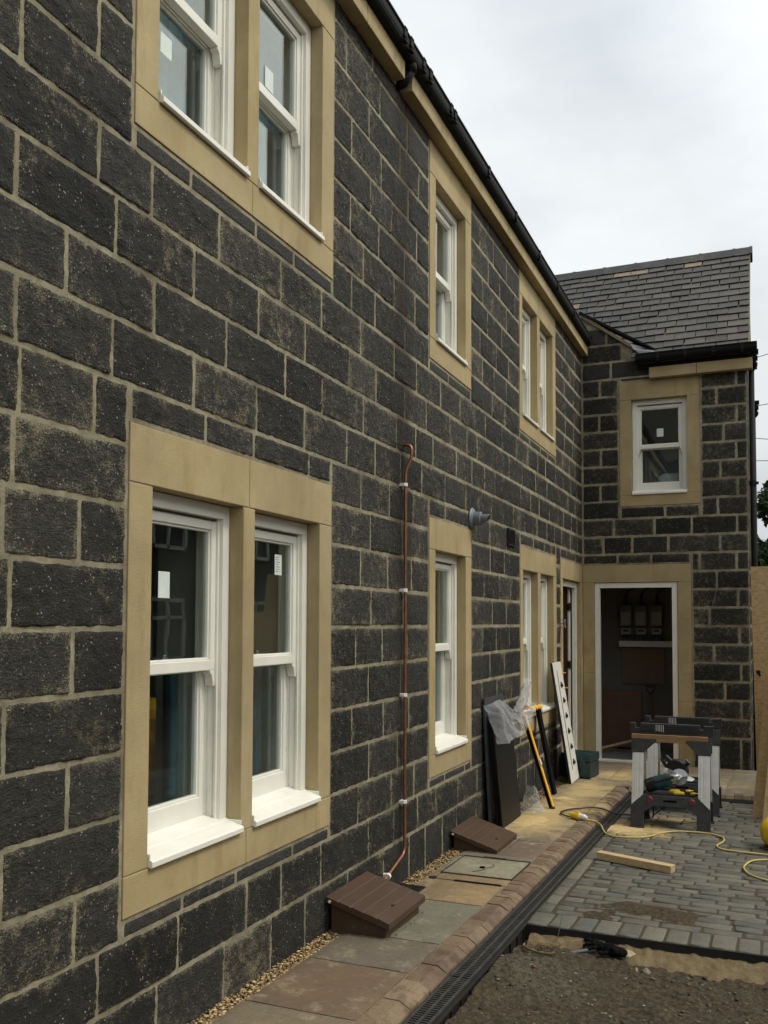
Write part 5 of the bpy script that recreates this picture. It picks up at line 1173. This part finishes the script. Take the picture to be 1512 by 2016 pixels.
# chipboard sheets
M['osbpale'] = M['osb'].copy(); M['osbpale'].name = 'pale_osb'  # copy of the board with paler strand colours for the front sheets
for nd in M['osbpale'].node_tree.nodes:
    if nd.type == 'VALTORGB' and abs(nd.color_ramp.elements[0].color[0] - .24) < .01:
        for e, c_ in zip(nd.color_ramp.elements, ((.34, .22, .10), (.55, .39, .20), (.66, .50, .29))): e.color = (*c_, 1)
def osb(x, y, w, h, roll, lean, lab, th=.018, yaw=0, mt='osb'):
    b = MB()
    b.box((0, 0, 0), (w, th, h)); o = b.build('osb_sheet', M[mt], bevel=.0015)
    o.rotation_euler = (R(-lean), R(roll), R(yaw)); o.location = (x, y, GP(y) + .004); tag(o, lab, 'board', 'chipboard sheets at the right'); return o
osb(1.905, 9.02, 1.2, 2.14, -.9, 2.5, 'tallest chipboard sheet, standing behind the others against the wing corner')
osb(1.897, 8.62, 1.0, .92, 1.6, 4, 'low chipboard sheet standing behind the two front ones, in front of the tallest', yaw=2)
osb(1.868, 8.17, 1.0, 1.60, 6.2, 5, 'middle chipboard sheet with a paler face, just behind the front one', mt='osbpale')
osb(1.945, 7.95, 1.0, 1.75, 6.0, 5, 'front chipboard sheet, nearest the yellow transformer', mt='osbpale')
b = MB(); b.cc = (1, 1, 1)
b.tube([(1.925, 9.012, 1.155), (1.93, 9.002, 1.165)], .02, 7); b.tube([(1.935, 9.010, 1.13), (1.94, 9.004, 1.14)], .013, 6)
# (knot hole, dark and splintered) belongs to the tallest sheet
kn = b.build('knot_hole', M['cloth']); kp = [o for o in C.objects if o.name == 'osb_sheet'][0]; kn.parent = kp
kn.matrix_parent_inverse = (Matrix.Translation(kp.location) @ kp.rotation_euler.to_matrix().to_4x4()).inverted()

# black crumpled glove, twigs, bits on the soil
def glove():
    bm = bmesh.new(); me = bpy.data.meshes.new('work_glove'); sk = []
    verts = [((0, 0, 0), .030), ((.05, .004, .004), .040), ((.10, .0, .006), .040), ((.145, -.006, .0), .028)]
    fing = [[(-.04, .032, .004), (-.08, .045, -.004), (-.11, .04, -.012)], [(-.05, .014, .014), (-.10, .018, .012), (-.13, .008, -.004)], [(-.05, -.008, .010), (-.09, -.016, .004), (-.115, -.028, -.01)], [(-.035, -.028, .004), (-.065, -.042, -.004), (-.075, -.052, -.012)]]
    vs = [bm.verts.new(p) for p, r in verts]; rad = [r for p, r in verts]
    for i in range(3): bm.edges.new((vs[i], vs[i + 1]))
    for f in fing:
        pv = vs[0]
        for k, p in enumerate(f): nv = bm.verts.new(p); rad.append((.015, .014, .011)[k]); bm.edges.new((pv, nv)); pv = nv
    pv = vs[1]
    for k, p in enumerate([(.03, -.05, 0), (-.005, -.072, -.008)]): nv = bm.verts.new(p); rad.append((.016, .013)[k]); bm.edges.new((pv, nv)); pv = nv
    bm.to_mesh(me); bm.free(); o = bpy.data.objects.new('work_glove', me); C.objects.link(o)
    s_ = o.modifiers.new('skin', 'SKIN')
    for i, v in enumerate(o.data.skin_vertices[0].data): v.radius = (rad[i], rad[i] * .7); v.use_root = i == 0
    s2 = o.modifiers.new('sub', 'SUBSURF'); s2.levels = s2.render_levels = 3
    tx = bpy.data.textures.new('folds', 'CLOUDS'); tx.noise_scale = .028; dp_ = o.modifiers.new('folds', 'DISPLACE'); dp_.texture = tx; dp_.strength = .028; dp_.mid_level = .5
    me.materials.append(M['cloth']); return o
gv = glove(); gv.location = (1.235, 4.60, float(soilz(np.array([1.22]), np.array([4.60]))[0]) + .028); gv.rotation_euler = (R(8), R(4), R(-14)); gv.scale = (.85, .85, .85)
tag(gv, 'crumpled black work glove lying on the soil in front of the paving edge', 'glove')
b = MB(); b.tube([(1.075, 4.545, gz(4.5) - .125), (1.16, 4.575, gz(4.5) - .108), (1.20, 4.585, gz(4.5) - .103)], [.007, .008, .008], 8); tag(b.build('metal_rod', M['greyplastic']), 'short grey rod sticking out from under the black glove', 'rod')
rn = random.Random(5); b = MB()
for k in range(46):
    x, y = rn.gauss(.935, .05), rn.gauss(4.55, .045)
    if x < .85: x = .85 + rn.random() * .05
    z = float(soilz(np.array([x]), np.array([y]))[0]) + .005; a = rn.uniform(0, 6.28); L = rn.uniform(.02, .08); e = rn.uniform(-.1, .6) * L
    b.tube([(x, y, z), (x + math.cos(a) * L * .5, y + math.sin(a) * L * .5, z + e * .7), (x + math.cos(a + .4) * L, y + math.sin(a + .4) * L, z + e)], [.0025, .002, .001], 5)
tag(b.build('twig_litter', M['twig']), kind='stuff')
b = MB(); zt_ = gz(4.5) - .10
b.tube(smooth_path([(.86, 4.52, zt_), (.87, 4.47, zt_ + .005), (.93, 4.44, zt_), (1.0, 4.445, zt_ - .005), (1.02, 4.46, zt_)]), .006, 7); tag(b.build('curved_stick', M['twig'], smooth=True), 'curved brown stick on the soil beside the end of the drainage channel', 'stick')
b = MB(); b.tube([(1.00, 4.62, gz(4.6) - .10), (1.01, 4.66, gz(4.6) - .03), (1.018, 4.68, gz(4.6) + .02)], [.002, .0018, .001], 5); tag(b.build('grass_stem', M['twig']), 'single thin dry stem standing against the paving edge', 'stem')
M['green'] = simple('green_scrap', (.05, .26, .12), .6, .3, 50)
def chip(name, x, y, r, mat, lab, cat, sc=(1, .7, .3)):
    bm = bmesh.new(); bmesh.ops.create_icosphere(bm, subdivisions=2, radius=r)
    for v in bm.verts: v.co = Vector((v.co.x * sc[0], v.co.y * sc[1], v.co.z * sc[2])) * (1 + .5 * (vnoise(np.array([v.co.x / r * 2 + 9]), np.array([v.co.y / r * 2 + x * 7]), 7)[0] - .5))
    me = bpy.data.meshes.new(name); bm.to_mesh(me); bm.free(); me.materials.append(mat); o = bpy.data.objects.new(name, me); C.objects.link(o)
    o.location = (x, y, float(soilz(np.array([x - DR(y)]), np.array([y]))[0]) + r * sc[2] + .002); tag(o, lab, cat); return o
chip('green_scrap', .905, 4.50, .013, M['green'], 'bright green plastic scrap among the twigs, nearest the channel', 'litter'); chip('green_scrap', .935, 4.515, .009, M['green'], 'smaller green plastic scrap among the twigs, right of the first', 'litter'); chip('green_scrap', 1.055, 4.51, .008, M['green'], 'green plastic scrap lying between the twigs and the black glove', 'litter')
chip('red_scrap', .985, 4.19, .013, M['red'], 'small red scrap lying on the bare soil', 'litter', (1, .9, .6)); chip('white_scrap', 1.812, 4.60, .012, M['white'], 'small white plastic scrap on the soil at the right', 'litter', (.8, .8, .8))
b = MB(); zt_ = float(soilz(np.array([1.87]), np.array([4.58]))[0]); b.tube([(1.83, 4.60, zt_ + .008), (1.93, 4.585, zt_ + .006)], .008, 8); tag(b.build('wood_peg', M['batten']), 'little brown wooden peg beside the white scrap on the soil', 'stick')
cs2 = MB(); cs2.box((.345, 5.46, gz(5.5) + .004), (.375, 5.485, gz(5.5) + .012)); tag(cs2.build('black_chip', M['cloth'], bevel=.002), 'small black chip lying on the pale manhole flag', 'litter')
b = MB(); b.tube(smooth_path([(.33, 5.36, gz(5.4) + .005), (.38, 5.42, gz(5.4) + .007), (.39, 5.48, gz(5.4) + .005), (.42, 5.52, gz(5.4) + .006), (.40, 5.58, gz(5.4) + .005)]), .0022, 5); tag(b.build('twig', M['twig']), 'thin curling twig lying on the pale manhole flag', 'twig')

# ------------------------------------------------------------------ things inside the open wing doorway
for i, x_ in enumerate((.325, .515, .71)):
    y_ = 12.17
    r = empty('meter_cabinet', (x_, y_, 1.70)); tag(r, ('left', 'middle', 'right')[i] + ' one of three white electrical cabinets on the back wall inside the open doorway', 'cabinet', 'white cabinets inside the doorway')
    b = MB(); b.box((-.075, -.09, -.135), (.075, .02, .135)); b.build('cabinet_box', M['dimplaster'], r, bevel=.006)
    b = MB(); b.box((-.06, -.097, -.12), (.06, -.089, .05)); b.build('cabinet_door', M['red_lcd'], r, bevel=.003)
    b = MB(); b.tube([(-.055, -.09, .105), (-.055, -.094, .105)], .008, 8); b.build('indicator', M['black'], r)
    b = MB(); b.tube([(0, -.03, .135), (0, -.03, .25), (.04, -.03, .33), (.12, -.03, .36)], .012, 8); b.build('conduit', M['black'], r)
    m_ = empty('meter', (x_, 12.17, 1.50)); tag(m_, ('left', 'middle', 'right')[i] + ' one of three small meters under the white cabinets inside the doorway', 'meter', 'meters inside the doorway')
    b = MB(); b.box((-.06, -.07, -.04), (.06, .03, .04)); b.build('meter_body', M['red_lcd'], m_, bevel=.004)
    b = MB(); b.box((-.035, -.073, -.005), (.035, -.069, .02)); b.build('meter_display', M['black'], m_)
b = MB()
for k in range(16): x_ = .28 + k * .034; b.tube([(x_, 12.15, 1.47), (x_ + .01 * math.sin(k), 12.13, 1.42), (x_ + .02 * math.sin(k * 2), 12.15, 1.36)], .005, 6)
tag(b.build('wiring', M['black']), 'tangle of dark wiring under the meters inside the doorway', 'wiring')
b = MB(); b.box((.24, 12.08, 1.30), (.90, 12.199, 1.375)); tag(b.build('cable_trunking', M['white'], bevel=.003), 'pale horizontal trunking below the meters inside the doorway', 'trunking')
b = MB(); b.box((.26, 12.17, .82), (.80, 12.198, 1.29)); tag(b.build('wall_board', M['mdf'], bevel=.002), 'plain brown board fixed to the wall below the trunking inside the doorway', 'board')
ds = empty('spare_door', (.02, 12.05, 0)); tag(ds, 'brown panelled door leaning against the back wall inside the doorway', 'door'); 
b = MB(); b.box((0, 0, .01), (.50, .04, .74)); b.build('door_slab', M['paneldoor'], ds, bevel=.003)
for x_ in (.06, .19, .33): b = MB(); b.box((x_, -.006, .08), (x_ + .09, .0, .66)); b.build('door_panel', M['paneldoor'], ds, bevel=.003)
b = MB(); P = [Vector((.0, 11.55, .02)), Vector((.60, 11.95, .16))]; b.tube(P, .022, 4); tag(b.build('pine_batten', M['pine']), 'pale wooden batten lying across the floor inside the doorway', 'batten')
sp = empty('garden_spade', (.63, 12.0, 0)); tag(sp, 'upright spade with a D shaped handle inside the open doorway', 'spade')
b = MB(); b.tube([(.03, -.05, .25), (.01, 0, .60), (.005, .02, .70)], .016, 10); b.build('shaft', M['twig'], sp)
b = MB(); b.tube([(.005, .02, .70), (-.045, .02, .76), (-.05, .02, .80), (.06, .02, .80), (.055, .02, .76), (.005, .02, .70)], .011, 8); b.build('grip', M['horse'], sp)
b = MB(); b.box((-.05, -.08, .0), (.11, -.06, .27)); b.build('blade', M['alu'], sp, bevel=.008)
dsx = leaning_board('dust_sheet', M['plasterdark'], 0, 0, 0, 0, 0, 0, 0, None, None) if False else None

# ------------------------------------------------------------------ trees, wires and the house across the way (seen mirrored in the panes)
def tree(x, y, h, r, seed, lab, nleaf=9000, z0=0, ls=.09, low=.2):
    t_ = empty('tree', (x, y, -.15)); tag(t_, lab, 'tree', 'trees beyond the wing')
    rn_ = np.random.default_rng(seed); b = MB()
    b.tube([(0, 0, 0), (.05, 0, h * .3), (-.05, .05, h * .6), (0, 0, h * .85)], [.16, .12, .08, .03], 10)
    cl_ = []
    for k in range(26):
        a = rn_.uniform(0, 6.28); zz_ = h * rn_.uniform(low, .95); rr = r * (1 - ((zz_ / h - .5) / .62) ** 2) ** .5 * rn_.uniform(.4, .95); p = (rr * math.cos(a), rr * math.sin(a), zz_)
        b.tube([(0, 0, max(.3, zz_ - .5)), (p[0] * .5, p[1] * .5, zz_ - .1), p], [.05, .03, .01], 6); cl_.append((p, rn_.uniform(.35, .7) * r * .55))
    b.build('trunk', M['bark'], t_)
    ci = rn_.integers(0, len(cl_), nleaf); cen = np.array([c[0] for c in cl_])[ci]; cr = np.array([c[1] for c in cl_])[ci]
    dr_ = rn_.standard_normal((nleaf, 3)); dr_ /= np.linalg.norm(dr_, axis=1)[:, None]; P_ = cen + dr_ * (cr * rn_.random(nleaf) ** .4)[:, None]
    u = rn_.standard_normal((nleaf, 3)); u /= np.linalg.norm(u, axis=1)[:, None]; w = np.cross(u, rn_.standard_normal((nleaf, 3))); w /= np.linalg.norm(w, axis=1)[:, None]; s_ = (ls * rn_.uniform(.5, 1.1, nleaf))[:, None]
    V = np.stack([P_ - u * s_, P_ + w * s_ * .45, P_ + u * s_, P_ - w * s_ * .45], 1).reshape(-1, 3); F = np.arange(nleaf * 4).reshape(-1, 4)
    npmesh('foliage', V, F, M['leaf'], None, np.repeat(np.repeat(rn_.random((nleaf, 1)), 4, 0), 3, 1), t_)
tree(2.7, 19, 4.5, 1.6, 3, 'dense dark green tree just beyond the right edge of the rear wing', 60000, ls=.085, low=.05)
tree(5.6, 21, 5.0, 2.2, 4, 'taller dark green tree standing behind the first, further right', 16000, low=.05)
for i, (z0_, z1_, lab) in enumerate(((9.82, 10.6, 'topmost thin overhead wire at the right of the sky'), (8.31, 8.75, 'second overhead wire below the topmost one'), (7.29, 6.95, 'third overhead wire, sloping slightly down to the right'), (6.60, 6.55, 'lowest overhead wire, just above the trees'))):
    b = MB(); b.tube([(-1 + k, 30, (z0_ + (z1_ - z0_) * (k - 2.9) / 3.0) + .012 * (k - 5) ** 2 - .05) for k in range(0, 14)], .011, 5); tag(b.build('overhead_wire', M['black']), lab, 'wire', 'overhead wires')
nh = empty('neighbouring_house', (9.2, 7, -.1)); tag(nh, 'dark stone house across the yard, seen only mirrored in the window panes', 'house')
b = MB(); b.box((0, -9, 0), (6, 14, 5.2)); b.prism([(-.2, 5.2), (6.2, 5.2), (3, 7.4)], lambda p, q_, t_: (p, t_, q_), -9.2, 14.2); b.build('house_wall', M['stone'], nh)
for yy_ in (-6, -2.5, 1, 4.5, 8, 11.5):
    for zz_ in (.9, 3.2):
        b = MB()
        for a, c, l, h in ((0, 1.2, 0, .08), (0, 1.2, 1.22, 1.3), (0, .08, 0, 1.3), (1.12, 1.2, 0, 1.3), (.56, .64, 0, 1.3), (0, 1.2, .85, .92)): b.box((-.06, yy_ + a, zz_ + l), (.02, yy_ + c, zz_ + h))
        w_ = b.build('window_frame', M['upvc'], nh); b = MB(); b.box((-.015, yy_ + .05, zz_ + .05), (.01, yy_ + 1.15, zz_ + 1.25)); b.build('window_pane', M['black'], w_)
nb_ = empty('added_barn', (-3, -17, -.1)); tag(nb_, 'unseen stone barn added behind the viewpoint to darken the reflections', 'barn')  # added out of view: darkens pane reflections and the faces turned towards it
b = MB(); b.box((-6, -6, 0), (14, 0, 8.5)); b.prism([(-6.3, 8.4), (.3, 8.4), (-3, 11.5)], lambda p, q_, t_: (t_, p, q_), -6.3, 14.3); b.build('added_barn_wall', M['stone'], nb_)
b = MB(); b.box((1.5, -.02, 0), (4.5, .06, 3.4)); b.build('added_barn_door', M['browndoor'], nb_)
bm = bmesh.new(); bmesh.ops.create_uvsphere(bm, u_segments=24, v_segments=16, radius=1)
for v in bm.verts: p = v.co; v.co = Vector((.15 * math.copysign(abs(p.x) ** .6, p.x), .06 * p.y, .12 * math.copysign(abs(p.z) ** .6, p.z)))
for f in bm.faces: f.smooth = True
me = bpy.data.meshes.new('pillow'); bm.to_mesh(me); bm.free(); me.materials.append(M['white']); o = bpy.data.objects.new('pillow', me); C.objects.link(o); o.location = (.98, 11.24, 3.27); tag(o, 'pale pillow behind the lower pane of the rear wing upstairs window', 'pillow')
# a yellow bag on the floor inside the nearest window
bm = bmesh.new(); bmesh.ops.create_uvsphere(bm, u_segments=24, v_segments=16, radius=.22)
for v in bm.verts: v.co *= 1 + .5 * (vnoise(np.array([v.co.x * 9 + 9]), np.array([v.co.z * 9 + v.co.y * 6 + 9]), 3)[0] - .5)
me = bpy.data.meshes.new('rubble_bag'); bm.to_mesh(me); bm.free(); me.materials.append(M['levely']); o = bpy.data.objects.new('rubble_bag', me); C.objects.link(o); o.location = (-.62, 3.50, 1.0); tag(o, 'yellow bag behind the lower pane of the nearest ground floor window', 'bag')
b = MB(); b.box((-1.0, 3.0, .02), (-.46, 3.95, .82)); tag(b.build('packing_box', M['mdf'], bevel=.01), 'brown box carrying the yellow bag inside the nearest window', 'box')
